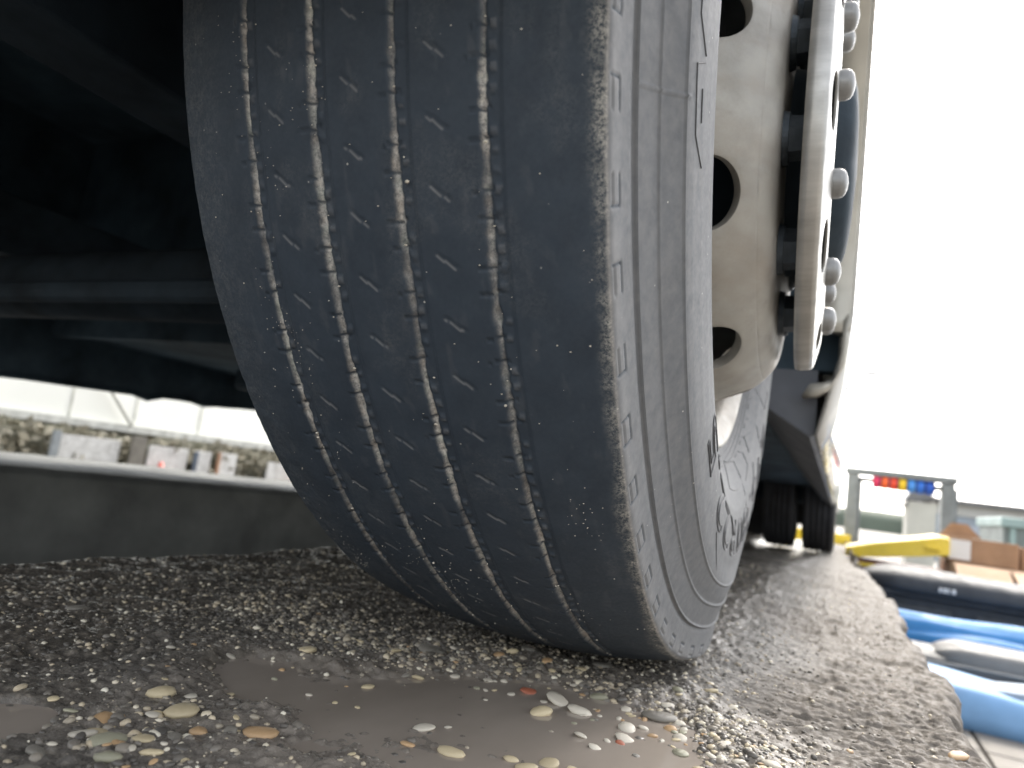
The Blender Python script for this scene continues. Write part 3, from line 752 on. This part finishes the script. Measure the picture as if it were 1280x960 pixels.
lathe('wheel_hub', rounded([(-.05, .12), (.15, .12), (.19, .105), (.235, .100), (.246, .085), (.25, .0)], 2), CHASSIS, bus, 48)
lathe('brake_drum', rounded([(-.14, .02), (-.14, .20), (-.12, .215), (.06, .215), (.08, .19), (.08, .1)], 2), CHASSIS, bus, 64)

# --- body: side panel with arch, trim, sill, underfloor, far skirt, rear wheels
AR = .60
def side_panel_mesh():
    # columns along Y; arch cuts the lower edge ; cross-section turns under at the bottom
    Vs = []; Fs = []
    ysr = list(np.linspace(-1.0, -.75, 4)) + list(np.linspace(-AR, AR, 49)) + list(np.linspace(.64, 9.6, 30))
    ysr = sorted(set(round(float(v), 4) for v in ysr + [-.64]))
    nrow = 14
    for y in ysr:
        if abs(y) <= AR + 1e-6: zb = RC + math.sqrt(max(0, AR * AR - y * y)); arch = True
        else: zb = .315 if y > 0 else .80; arch = False
        for k in range(nrow):
            f = k / (nrow - 1)
            if k < 6: z = zb + .20 * (f * (nrow - 1) / 5) * (1 if not arch else .5)
            else: z = max(zb + .21, zb + .2 + (3.1 - zb - .2) * ((k - 5) / (nrow - 6)))
            cur = 0 if arch else .045 * max(0, 1 - (z - zb) / .16) ** 2
            bulge = .0045 * math.sin(min(1, max(0, (z - .3) / 1.4)) * PI)
            Vs.append((.2492 + bulge - cur, y, z))
    n = len(ysr)
    for i in range(n - 1):
        for k in range(nrow - 1):
            a0 = i * nrow + k; Fs.append([a0, a0 + nrow, a0 + nrow + 1, a0 + 1])
    return Vs, Fs
v_, f_ = side_panel_mesh()
panel = mesh_obj('side_panel', v_, f_, WHITE, bus, True)
md = panel.modifiers.new('t', 'SOLIDIFY'); md.thickness = .006; md.offset = 1
# arch trim : a rolled lip that follows the opening and hooks inwards at its lower rear end
bm = bmesh.new()
sec = [(.2515, .588), (.2530, .600), (.2515, .625), (.2465, .632), (.2200, .606), (.2050, .590), (.2080, .583), (.2300, .590)]
rows = []
for a in np.linspace(-182, 12, 90):
    # t measured like the wheel: 180 = rear ; -90 = top
    t = R_(a)
    rows.append([bm.verts.new((x, -r * math.cos(t), RC - r * math.sin(t))) for x, r in sec])
rows = rows
for A, B in zip(rows[:-1], rows[1:]):
    for q in range(len(sec)): bm.faces.new((A[q], A[(q + 1) % len(sec)], B[(q + 1) % len(sec)], B[q]))
bm.faces.new(rows[0]); bm.faces.new(rows[-1][::-1]); bmesh.ops.recalc_face_normals(bm, faces=bm.faces)
trim = bm_obj('arch_trim', bm, ALU, bus, True)
bm = bmesh.new()
pts = [(.249, .602, .53), (.2475, .602, .47), (.244, .604, .43), (.232, .606, .405), (.212, .608, .393), (.188, .61, .39)]
rw = []
for i, p in enumerate(pts):
    wd = .016
    rw.append([bm.verts.new(Vector(p) + Vector(o_)) for o_ in ((.004, -.014, .012), (.004, .03, .012), (-.008, .03, -.010), (-.008, -.014, -.010))])
for A, B in zip(rw[:-1], rw[1:]):
    for q in range(4): bm.faces.new((A[q], A[(q + 1) % 4], B[(q + 1) % 4], B[q]))
bm.faces.new(rw[0]); bm.faces.new(rw[-1][::-1]); bmesh.ops.recalc_face_normals(bm, faces=bm.faces)
bm_obj('trim_end', bm, ALU, trim, True)
# door/flap seal and small marker stalk on the panel
bm = bmesh.new(); tube(bm, [(.2535, .74, .42), (.2545, .74, .9), (.254, .74, 1.6), (.253, .74, 2.4)], .0025, 8); bm_obj('seal', bm, GASKET, bus)
bm = bmesh.new(); tube(bm, [(.245, 2.0, .702), (.275, 2.0, .703), (.345, 2.0, .707)], [.007, .007, .008], 10); bm_obj('marker_stalk', bm, GASKET, bus)
AMBER = simple('amber_lens', (.6, .25, .03), .2)
boxobj('marker_lamp', (.246, 1.55, .50), (.262, 1.62, .53), AMBER, bus, .004)
# sill and underbody
bm = bmesh.new()
sect = [(.205, .318), (.195, .312), (.12, .36), (.02, .47), (.02, .50), (.2, .50)]
ra = [bm.verts.new((x, .66, z)) for x, z in sect]; rb = [bm.verts.new((x, 5.35, z - .02)) for x, z in sect]
for q in range(len(sect)): bm.faces.new((ra[q], ra[(q + 1) % len(sect)], rb[(q + 1) % len(sect)], rb[q]))
bm.faces.new(ra); bm.faces.new(rb[::-1]); bmesh.ops.recalc_face_normals(bm, faces=bm.faces); bm_obj('sill', bm, SILL, bus)
bm = bmesh.new()
box(bm, (-2.24, .70, .46), (.02, 9.5, .52)); box(bm, (-2.24, -1.0, .95), (.24, -.70, 1.0)); box(bm, (-2.24, -.698, 1.15), (.235, .698, 1.2))
box(bm, (-2.24, .66, .44), (.235, .699, 1.149)); box(bm, (-2.24, -.699, .42), (.235, -.66, 1.149))
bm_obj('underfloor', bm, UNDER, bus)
bm = bmesh.new(); box(bm, (-.52, -.9, .52), (-.42, 9, .66), .004); box(bm, (-1.62, -.9, .52), (-1.52, 9, .66), .004)
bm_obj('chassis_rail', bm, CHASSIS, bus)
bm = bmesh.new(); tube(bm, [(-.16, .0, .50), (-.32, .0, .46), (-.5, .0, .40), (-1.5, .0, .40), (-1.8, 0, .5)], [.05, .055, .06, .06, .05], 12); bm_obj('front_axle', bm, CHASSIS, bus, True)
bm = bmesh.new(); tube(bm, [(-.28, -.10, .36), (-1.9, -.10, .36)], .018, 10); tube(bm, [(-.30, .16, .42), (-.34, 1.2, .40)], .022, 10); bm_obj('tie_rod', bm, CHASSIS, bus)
bm = bmesh.new(); box(bm, (-.40, -.12, .55), (-.24, .14, .80), .03); bm_obj('air_spring', bm, RUBBER2, bus)
bm = bmesh.new()
for k, (x, y, z, sx, sy, sz) in enumerate([(-1.05, 1.3, .30, .5, .9, .16), (-1.25, 2.7, .27, .55, 1.2, .2), (-.75, 4.2, .33, .6, .8, .14), (-1.9, 1.6, .38, .3, .6, .09), (-1.95, 3.2, .36, .3, 1.2, .1)]):
    box(bm, (x - sx / 2, y - sy / 2, z), (x + sx / 2, y + sy / 2, z + sz), .02)
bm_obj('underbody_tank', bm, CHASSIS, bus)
# far side skirt with a sagging uneven lower edge
Vs = []; Fs = []
ysk = np.linspace(-1.0, 9.6, 160)
def skz(y):
    b = np.interp(y, [-2.6, .54, 1.13, 1.64, 4, 9.6], [.22, .262, .292, .318, .35, .35])
    return b + .012 * (vnoise(np.array([y * 5.0]), np.array([.5]), 3)[0] - .5) * 2 - (.018 if 1.02 < y < 1.12 else 0) - (.01 if 1.28 < y < 1.36 else 0)
for y in ysk:
    zb = float(skz(y))
    for z, x in ((zb, -2.235), (zb + .02, -2.25), (.9, -2.26), (3.1, -2.26)): Vs.append((x, y, z))
for i in range(len(ysk) - 1):
    for k in range(3): a0 = i * 4 + k; Fs.append([a0, a0 + 1, a0 + 5, a0 + 4])
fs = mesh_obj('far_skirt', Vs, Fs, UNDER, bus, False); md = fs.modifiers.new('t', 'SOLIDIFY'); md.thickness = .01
boxobj('roof', (-2.26, -1.0, 3.1), (.2455, 9.6, 3.16), WHITE, bus, .01)
boxobj('front_end', (-2.26, -1.06, .80), (.2455, -1.01, 3.1), WHITE, bus, .01)  # unseen; set close ahead of the wheel to let sky light in
boxobj('rear_end', (-2.26, 9.61, .30), (.2455, 9.66, 3.1), WHITE, bus, .01)
# rear twin tyres with tread
def rear_tyre(xc):
    n = 120; prof = [(-.10, .30), (-.135, .36), (-.14, .43), (-.132, .49), (-.122, .508)]
    for g in (-.07, -.024, .024, .07): prof += [(g - .006, .514), (g - .004, .503), (g + .004, .503), (g + .006, .514)]
    prof += [(.122, .508), (.132, .49), (.14, .43), (.135, .36), (.10, .30)]
    Vs = []; Fs = []
    for k in range(n):
        t = 2 * PI * k / n
        for i, (x, r) in enumerate(prof):
            Vs.append((xc + x, 6.50 - r * math.cos(t), .52 - .13 - r * math.sin(t)))
    L = len(prof)
    for k in range(n):
        for i in range(L - 1): Fs.append([k * L + i, ((k + 1) % n) * L + i, ((k + 1) % n) * L + i + 1, k * L + i + 1])
    return mesh_obj('rear_tyre', Vs, Fs, RUBBER2, bus, True)
for xc in (.088, -.252, -1.75, -2.09): rear_tyre(xc)
bm = bmesh.new(); tube(bm, [(.0, 6.5, .427), (-2.0, 6.5, .427)], .13, 16); bm_obj('rear_axle', bm, CHASSIS, bus, True)
boxobj('mudflap', (-.40, 5.86, .10), (.22, 5.87, .46), RUBBER2, bus, 0)
bpy.data.objects['mudflap'].location.y = 1.25
boxobj('rear_gap_sheet', (-2.2, 7.3, -.07), (-.43, 7.33, .47), RUBBER2, bus, 0)  # dark sheet added to close off the bright gap under the vehicle
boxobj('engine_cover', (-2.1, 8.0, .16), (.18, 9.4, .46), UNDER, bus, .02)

# ------------------------------------------------------------------ RIGHT OF THE RAMP, in the yard
def shell(name, x0, x1, y0, y1, zt, zb, mat, parent=None, wave=.02, seed=0, nx_=48, ny_=20, tip=.35):
    """smooth moulded hull lying along X : rounded in plan and section"""
    Vs = []; Fs = []
    for i in range(nx_ + 1):
        u = i / nx_; x = x0 + (x1 - x0) * u
        e = min(1, (min(u, 1 - u) / tip)) ; e = math.sin(e * PI / 2) ** .6 if e > 0 else 0
        for j in range(ny_ + 1):
            a = PI * j / ny_; cy, sz = math.cos(a), math.sin(a)
            cy = math.copysign(abs(cy) ** .55, cy); sz = sz ** .6
            yc = (y0 + y1) / 2; yw = (y1 - y0) / 2 * (.35 + .65 * e)
            hgt = (zt - zb) * (.30 + .70 * e)
            wv = wave * (math.sin(u * 9 + seed) * .6 + math.sin(u * 17 + j * .3 + seed * 2) * .4)
            rib = .012 * (1 if .30 < j / ny_ < .42 else 0)
            Vs.append((x, yc - cy * yw, zb + max(0, sz) * (hgt + wv) - rib * e))
    for i in range(nx_):
        for j in range(ny_): a0 = i * (ny_ + 1) + j; Fs.append([a0, a0 + ny_ + 1, a0 + ny_ + 2, a0 + 1])
    o = mesh_obj(name, Vs, Fs, mat, parent, True)
    bm = bmesh.new(); bm.from_mesh(o.data); bmesh.ops.holes_fill(bm, edges=[e for e in bm.edges if e.is_boundary], sides=0); bmesh.ops.recalc_face_normals(bm, faces=bm.faces); bm.to_mesh(o.data); bm.free()
    o.data.polygons.foreach_set('use_smooth', [True] * len(o.data.polygons)); return o
BLK = simple('black_moulded_plastic', (.035, .040, .048), .7, 0, .25, 5, .0006)
GREYP = simple('grey_plastic_lid', (.15, .15, .148), .65, 0, .12, 4)
DGREY = simple('dark_grey_plastic', (.06, .066, .072), .6, 0, .2, 5)
BLUE = simple('glossy_blue_plastic', (.035, .22, .52), .6, 0, .18, 3)
LBLUE = simple('pale_blue_plastic', (.19, .36, .60), .65, 0, .18, 2.5)
WHT = simple('white_print', (.8, .8, .8), .5)
YEL = simple('yellow_plastic', (.82, .60, .05), .35, 0, .1, 4)
MAR = simple('maroon_crate', (.16, .055, .035), .6, 0, .3, 6)
CARD = simple('cardboard', (.36, .22, .13), .85, 0, .14, 7, .0006)
CARDL = simple('cardboard_light', (.48, .32, .21), .85, 0, .1, 7, .0006)
PAPER = simple('white_paper', (.78, .77, .75), .7, 0, .04, 5)
GALV = simple('galvanised_steel', (.20, .22, .22), .5, .3, .2, 6)
# nearest: pale blue hull
t = empty('plastic_shell', (.75, 3.9, -.8), 'pale blue plastic shell lying lowest and nearest in the yard', 'plastic shell', 'moulded plastic shells in the yard')
def under(root, o):
    o.parent = root; o.location = Vector(o.location) - root.location; return o
under(t, shell('hull', .43, 2.7, 3.72, 4.30, -.585, -.80, LBLUE, None, .020, 1, tip=.08))
under(t, shell('raised_panel', .90, 2.2, 3.80, 4.15, -.552, -.70, simple('pale_white_plastic', (.28, .36, .46), .65), None, .008, 2))
t = empty('plastic_shell', (.7, 4.5, -.8), 'grey and black plastic case between the two blue shells', 'plastic case', 'moulded plastic shells in the yard')
under(t, shell('hull', .43, 2.9, 4.36, 4.90, -.53, -.80, DGREY, None, .006, 3, tip=.06))
under(t, shell('lid', .80, 2.9, 4.40, 4.86, -.475, -.62, GREYP, None, .004, 4, tip=.10))
bm = bmesh.new(); tube(bm, [(.72, 4.372, -.60), (1.0, 4.345, -.585), (2.4, 4.345, -.575)], .008, 8); under(t, bm_obj('rim_strip', bm, GREYP))
t = empty('plastic_shell', (.6, 5.1, -.8), 'bright blue plastic shell in front of the black bin', 'plastic shell', 'moulded plastic shells in the yard')
under(t, shell('hull', .43, 3.0, 4.96, 5.36, -.395, -.80, BLUE, None, .028, 5, tip=.07))
under(t, shell('moulded_rib', .50, 2.8, 4.90, 5.10, -.47, -.60, BLUE, None, .012, 6))
# black bin with lid
t = empty('storage_bin', (.9, 5.8, -.8), 'long black plastic bin with a domed lid and small white emblem', 'bin')
under(t, boxobj('body', (.50, 5.50, -.80), (3.0, 6.3, -.30), BLK, None, .03))
for k in range(4):
    under(t, boxobj('recessed_panel', (.60 + k * .6, 5.478, -.62), (1.05 + k * .6, 5.505, -.38), DGREY, None, .012))
under(t, boxobj('rim', (.46, 5.46, -.318), (3.04, 6.34, -.285), BLK, None, .012))
under(t, shell('lid', .42, 3.08, 5.44, 6.36, -.118, -.283, BLK, None, .008, 7, tip=.12))
em = empty('x', (0, 0, 0), 'x', 'x'); bpy.data.objects.remove(em)
bm = bmesh.new()
for k, wd in enumerate((.018, .022, .012, .022)):
    x = .955 + k * .028; box(bm, (x, 5.428, -.243), (x + wd, 5.438, -.212), .002)
under(t, bm_obj('emblem', bm, WHT))
# yellow lid on maroon crate
t = empty('crate', (.85, 7.2, -.8), 'maroon crate under a tilted yellow lid beside the ramp edge', 'crate')
under(t, boxobj('body', (.44, 7.02, -.80), (1.20, 7.62, -.155), MAR, None, .015))
under(t, boxobj('yellow_rim', (.42, 6.99, -.215), (.90, 7.05, -.185), YEL, None, .006))
bm = bmesh.new()
lp = [(.33, 7.0, -.15, -.06), (.60, 6.98, -.115, .035), (.95, 6.96, -.05, .125), (1.12, 6.95, -.015, .17), (1.20, 6.96, .0, .165)]
rows = []
for x, y, zb, zt in lp:
    rows.append([bm.verts.new(c) for c in ((x, y, zb), (x, y + .01, zt - .015), (x, y + .04, zt), (x, y + .62, zt + .01), (x, y + .66, zb + .02))])
for A, B in zip(rows[:-1], rows[1:]):
    for q in range(5): bm.faces.new((A[q], A[(q + 1) % 5], B[(q + 1) % 5], B[q]))
bm.faces.new(rows[0]); bm.faces.new(rows[-1][::-1]); bmesh.ops.recalc_face_normals(bm, faces=bm.faces)
bmesh.ops.bevel(bm, geom=bm.edges[:], offset=.006, segments=2, affect='EDGES')
t2 = empty('plastic_cover', (.8, 7.2, -.05), 'bright yellow plastic lid lying tilted on the maroon crate', 'lid')
under(t2, bm_obj('lid_shell', bm, YEL)); under(t2, boxobj('handle', (1.0, 6.93, .03), (1.12, 6.955, .07), YEL, None, .006))
# cardboard boxes
t = empty('cardboard_box', (1.45, 7.3, -.04), 'cardboard box with white side label beside the yellow lid', 'cardboard box', 'cardboard boxes stacked in the yard')
b_ = under(t, boxobj('carton', (1.19, 7.02, -.045), (1.74, 7.50, .185), CARD, None, .006))
under(t, boxobj('paper_label', (1.195, 7.008, -.02), (1.37, 7.016, .16), PAPER)); under(t, boxobj('top_sheet', (1.42, 7.06, .188), (1.62, 7.30, .191), PAPER))
bm = bmesh.new(); vs = box(bm, (1.16, 7.50, .17), (1.55, 7.51, .32))
for v in vs:
    if v.co.z > .3: v.co.x = 1.33 + (v.co.x - 1.33) * .35
under(t, bm_obj('raised_flap', bm, CARD))
t = empty('cardboard_box', (1.9, 7.4, -.04), 'smaller brown cardboard box right of the labelled one', 'cardboard box', 'cardboard boxes stacked in the yard')
under(t, boxobj('carton', (1.78, 7.10, -.045), (2.15, 7.55, .165), CARD, None, .006)); under(t, boxobj('tape', (1.93, 7.095, -.02), (1.98, 7.105, .16), CARDL))
t = empty('cardboard_box', (1.6, 6.9, -.8), 'wide pale cardboard carton carrying the smaller boxes', 'cardboard box', 'cardboard boxes stacked in the yard')
under(t, boxobj('carton', (1.21, 6.62, -.80), (2.35, 7.7, -.052), CARDL, None, .008))
bm = bmesh.new(); vs = box(bm, (1.62, 6.30, -.07), (2.3, 6.62, -.06))
for v in vs:
    if v.co.y < 6.4: v.co.z -= .09
under(t, bm_obj('open_flap', bm, CARDL))
bm = bmesh.new(); vs = box(bm, (1.2, 6.40, -.065), (1.60, 6.62, -.055))
for v in vs:
    if v.co.y < 6.5: v.co.z -= .1
under(t, bm_obj('open_flap', bm, CARDL))
# yellow barrier seen past the rear tyres
t = empty('barrier', (0, 10.4, -.8), 'low yellow barrier rail beyond the rear tyres', 'barrier')
under(t, boxobj('rail', (-.6, 10.35, -.20), (.42, 10.43, .02), YEL, None, .01))
for x in (-.5, .30): under(t, boxobj('post', (x, 10.36, -.8), (x + .09, 10.42, -.201), YEL, None, .01))
# rack with coloured rolls
t = empty('steel_rack', (1.0, 11, -.8), 'galvanised steel portal rack standing behind the yellow lid', 'rack')
for x in (.33, 1.56):
    under(t, boxobj('post', (x, 10.9, -.80), (x + .16, 11.12, .93), GALV, None, .012))
    under(t, boxobj('post_web', (x + .16, 10.98, -.80), (x + .205, 11.04, .86), GALV, None, .006))
under(t, boxobj('crossbar', (.30, 10.88, .935), (1.75, 11.14, 1.03), GALV, None, .012))
bm = bmesh.new(); tube(bm, [(.49, 11.0, .87), (1.56, 11.0, .85)], .035, 10); under(t, bm_obj('hanging_bar', bm, GALV, None, True))
cols_ = [('crimson', (.65, .04, .12)), ('orange', (.80, .13, .03)), ('red', (.72, .07, .03)), ('yellow', (.80, .55, .03)), ('light blue', (.07, .28, .72)), ('mid blue', (.03, .16, .62)), ('dark blue', (.02, .10, .50))]
words = ['leftmost crimson roll hanging on the steel rack bar', 'orange roll second from the left on the rack bar', 'red roll between the orange and yellow ones on the rack bar', 'yellow roll in the middle of the rack bar',
         'light blue roll right beside the yellow one on the rack bar', 'mid blue roll second from the right on the rack bar', 'dark blue roll at the right end of the rack bar']
NAVY = simple('navy_web', (.015, .02, .10), .6)
for k, (nm, c) in enumerate(cols_):
    x = .72 + k * .115; z = .865 - .018 * k / 6
    e = empty('strap_roll', (x, 11, z), words[k], 'strap roll', 'coloured rolls on the rack bar')
    mt = simple('strap_' + nm.replace(' ', '_'), c, .5, 0, .12, 9)
    for nme, h, ro, ri, mm_, dx in (('roll', .090, .105, .040, mt, 0), ('flange', .020, .098, .040, NAVY, .056)):
        bm = bmesh.new(); n = 24; pr_ = [(-h / 2, ri), (-h / 2, ro * .97), (-h / 2 + h * .06, ro), (h / 2 - h * .06, ro), (h / 2, ro * .97), (h / 2, ri)]
        rr = [[bm.verts.new((px + dx, r * math.cos(2 * PI * q / n), r * math.sin(2 * PI * q / n))) for q in range(n)] for px, r in pr_]
        for A, B in zip(rr, rr[1:] + rr[:1]):
            for q in range(n): bm.faces.new((A[q], A[(q + 1) % n], B[(q + 1) % n], B[q]))
        bmesh.ops.recalc_face_normals(bm, faces=bm.faces); bm_obj(nme, bm, mm_, e, True)
# booth, long shed, container
CREAM = simple('booth_cream_render', (.50, .49, .43), .7, 0, .12, 1.2)
ROOFG = simple('roof_grey', (.17, .17, .17), .6, .2, .2, 2)
SHEDW = simple('shed_blue_grey', (.28, .32, .36), .6, 0, .1, .6)
FASC = simple('shed_fascia', (.46, .46, .43), .6, 0, .1, .8)
WIN = simple('dark_window', (.04, .05, .06), .15)
t = empty('booth', (2.2, 22, -.8), 'small cream booth with gabled roof and side canopy seen through the rack', 'booth')
under(t, boxobj('wall', (1.98, 21.9, -.8), (2.68, 23.2, 1.05), CREAM, None, .01))
bm = bmesh.new(); vv = [(1.88, 21.8, 1.06), (2.10, 21.8, 1.42), (2.78, 21.8, 1.20)]
A = [bm.verts.new(p) for p in vv]; B = [bm.verts.new((x, 23.3, z)) for x, y, z in vv]
for q in range(3): bm.faces.new((A[q], A[(q + 1) % 3], B[(q + 1) % 3], B[q]))
bm.faces.new(A); bm.faces.new(B[::-1]); bmesh.ops.recalc_face_normals(bm, faces=bm.faces); under(t, bm_obj('roof', bm, ROOFG))
under(t, boxobj('canopy', (1.55, 21.85, .93), (1.975, 22.9, .98), ROOFG))
t = empty('shed', (8, 34, -.8), 'long low shed with dark roof edge behind the cardboard boxes', 'shed')
under(t, boxobj('wall', (3.9, 34, -.8), (16, 40, 1.15), SHEDW)); under(t, boxobj('fascia', (3.85, 33.9, 1.152), (16.1, 40.1, 1.62), FASC)); under(t, boxobj('roof', (3.6, 33.5, 1.623), (16.4, 40.4, 1.80), ROOFG, None, .02))
for x in (4.9, 6.3, 7.7, 9.1): under(t, boxobj('door', (x, 33.97, -.8), (x + .9, 33.995, .8), simple('shed_door', (.36, .40, .45), .5)))
TEAL = simple('container_teal', (.28, .38, .36), .5, 0, .12, 2)
t = empty('container', (4.5, 15, -.8), 'pale green container standing at the right edge of the yard', 'container')
under(t, boxobj('body', (2.95, 14.6, -.8), (6.5, 17.0, .50), simple('container_dark', (.16, .19, .18), .5, 0, .25, 3)))
under(t, boxobj('lid', (2.90, 14.5, .503), (6.6, 17.1, .68), TEAL, None, .02))
for k in range(9): under(t, boxobj('side_rib', (3.05 + k * .38, 14.55, -.78), (3.13 + k * .38, 14.598, .49), TEAL))

# ------------------------------------------------------------------ LEFT, beyond the vehicle
CLAD = simple('white_cladding', (.80, .80, .74), .6, 0, .04, .8)
t = empty('hall', (-10, 8, -.8), 'long white hall wall seen under the vehicle at the left', 'building')
under(t, boxobj('wall', (-13, 3.2, .20), (-9.2, 17, 4.2), CLAD)); under(t, boxobj('base_ledge', (-12.9, 3.1, .10), (-9.12, 17, .197), simple('ledge_grey', (.50, .50, .46), .6)))
under(t, boxobj('plinth', (-12.9, 3.2, -.82), (-9.22, 17, .099), simple('plinth_grey', (.20, .195, .15), .9, 0, .3, 3)))
under(t, boxobj('corner_column', (-9.3, 2.9, -.8), (-9.10, 3.19, 4.2), simple('column_grey', (.3, .3, .27), .7)))
for y in (5.0, 5.95, 7.1): under(t, boxobj('panel_joint', (-9.2, y, .2), (-9.192, y + .03, 4.1), simple('joint_grey', (.5, .5, .44), .7)))  # thin strips, greyer than the cladding
bm = bmesh.new(); tube(bm, [(-9.1, 4.95, 1.2), (-9.1, 5.88, .20)], .022, 8); under(t, bm_obj('strut', bm, simple('strut_grey', (.33, .33, .3), .6)))
# dry hedge: many small leaf faces
def hedge(name, x0, x1, y0, y1, z0, z1, n, mat, seed, size=(.02, .055)):
    r = np.random.RandomState(seed)
    P = np.stack([r.uniform(x0, x1, n), r.uniform(y0, y1, n), z0 + (z1 - z0) * r.rand(n) ** .8], -1)
    P[:, 2] += (fbm(P[:, 1] * 2.2, P[:, 1] * 0, seed, 3) - .5) * .22
    a = r.normal(size=(n, 3)); a /= np.linalg.norm(a, axis=1, keepdims=True); b = np.cross(a, r.normal(size=(n, 3))); b /= np.linalg.norm(b, axis=1, keepdims=True)
    s = r.uniform(size[0], size[1], n)[:, None]
    Vv = np.stack([P - a * s, P + b * s * .45, P + a * s, P - b * s * .45], 1).reshape(-1, 3)
    return mesh_obj(name, Vv, np.arange(n * 4).reshape(-1, 4), mat)
DRY = simple('dry_hedge_leaf', (.27, .265, .20), .8, 0, .25, 60)
DRYL = simple('dry_hedge_twig', (.28, .26, .20), .8, 0, .2, 40)
h_ = hedge('hedge', -9.08, -8.75, 3.2, 10.5, -.8, .06, 38000, DRY, 5, (.010, .030)); tag(h_, 'dry olive hedge running below the white hall wall', 'hedge')
tw_ = hedge('twig', -9.0, -8.6, 3.2, 10.5, -.75, .08, 2500, DRYL, 6, (.03, .12)); tw_.parent = h_; tw_['kind'] = 'stuff'
BOARD = Mat('white_board'); BOARD.set(color=BOARD.ramp(BOARD.noise(16, 6, .7), [(.35, (.38, .375, .36)), (.6, (.56, .56, .545))]), rough=.6); BOARD = BOARD.m
bl = ['widest white board in front of the hedge, left of the red cone', 'white board in front of the hedge, right of the red cone', 'narrow white board beside the dark blue post', 'narrow white board right of the rusty brown pole', 'white board nearest the tyre, behind the yellow marker']
for k, (y0, y1, zt) in enumerate([(4.62, 5.42, -.02), (5.86, 6.52, -.035), (6.66, 6.95, -.04), (7.10, 7.46, -.03), (8.15, 8.75, -.09)]):
    e = empty('board', (-8.6, (y0 + y1) / 2, -.8), bl[k], 'board', 'white boards standing before the hedge')
    under(e, boxobj('panel', (-8.62, y0, -.62), (-8.59, y1, zt), BOARD, None, .004))
    for y in (y0 + .05, y1 - .09): under(e, boxobj('foot', (-8.66, y, -.80), (-8.55, y + .04, -.622), GALV))
def stake(y, c, nm, label, cat, zt, wd):
    e = empty(nm, (-8.5, y, -.8), label, cat); mt = simple(nm + '_paint', c, .5)
    under(e, boxobj('shaft', (-8.52, y - wd / 2, -.76), (-8.48, y + wd / 2, zt), mt, None, .005)); under(e, boxobj('foot', (-8.58, y - wd, -.8), (-8.42, y + wd, -.762), mt, None, .008)); 
stake(6.59, (.06, .08, .11), 'marker_post', 'dark blue-grey post between two white boards', 'post', -.05, .07)
stake(7.02, (.30, .17, .10), 'marker_pole', 'thin rusty brown pole between two narrow white boards', 'pole', -.03, .05)
stake(4.50, (.20, .22, .23), 'marker_post', 'light grey post left of the widest white board', 'post', .02, .10)
stake(5.62, (.13, .12, .10), 'wooden_post', 'thick dark wooden post between board and red cone', 'post', .06, .22)
def cone(y, c, label, h):
    e = empty('traffic_cone', (-8.4, y, -.8), label, 'traffic cone', 'traffic cones before the boards'); mt = simple('cone_' + str(int(c[1] * 100)), c, .45)
    bm = bmesh.new(); bmesh.ops.create_cone(bm, cap_ends=True, segments=24, radius1=.13, radius2=.03, depth=h, matrix=Matrix.Translation((-8.4, y, -.77 + h / 2))); under(e, bm_obj('body', bm, mt, None, True))
    bm = bmesh.new(); bmesh.ops.create_cone(bm, cap_ends=False, segments=24, radius1=.088, radius2=.062, depth=.12, matrix=Matrix.Translation((-8.4, y, -.77 + h * .62))); under(e, bm_obj('white_band', bm, PAPER, None, True))
    under(e, boxobj('base', (-8.58, y - .18, -.8), (-8.22, y + .18, -.772), mt, None, .008))
cone(5.95, (.55, .10, .07), 'red traffic cone between the boards under the white hall', .52)
cone(8.70, (.85, .40, .02), 'yellow-orange traffic cone right beside the tyre silhouette', .70)

# far hills and tree line
def hills():
    Vs = []; Fs = []; n = 120
    for i in range(n + 1):
        a = R_(-75 + 150 * i / n); x = 280 * math.sin(a); y = 280 * math.cos(a)
        z = 4 + 5 * float(fbm(np.array([i * .12]), np.array([.3]), 200, 4)[0])
        Vs += [(x, y, -3), (x, y, z * .5), (x * 1.06, y * 1.06, z), (x * 1.3, y * 1.3, z * .9)]
    for i in range(n):
        for k in range(3): a0 = i * 4 + k; Fs.append([a0, a0 + 4, a0 + 5, a0 + 1])
    return mesh_obj('hills', Vs, Fs, simple('far_hill_green', (.10, .12, .09), .9, 0, .3, .05), None, True)
tag(hills(), 'low wooded ridge on the horizon', kind='structure')
for o in list(S.objects):
    if o.type == 'EMPTY' and not o.children: bpy.data.objects.remove(o)
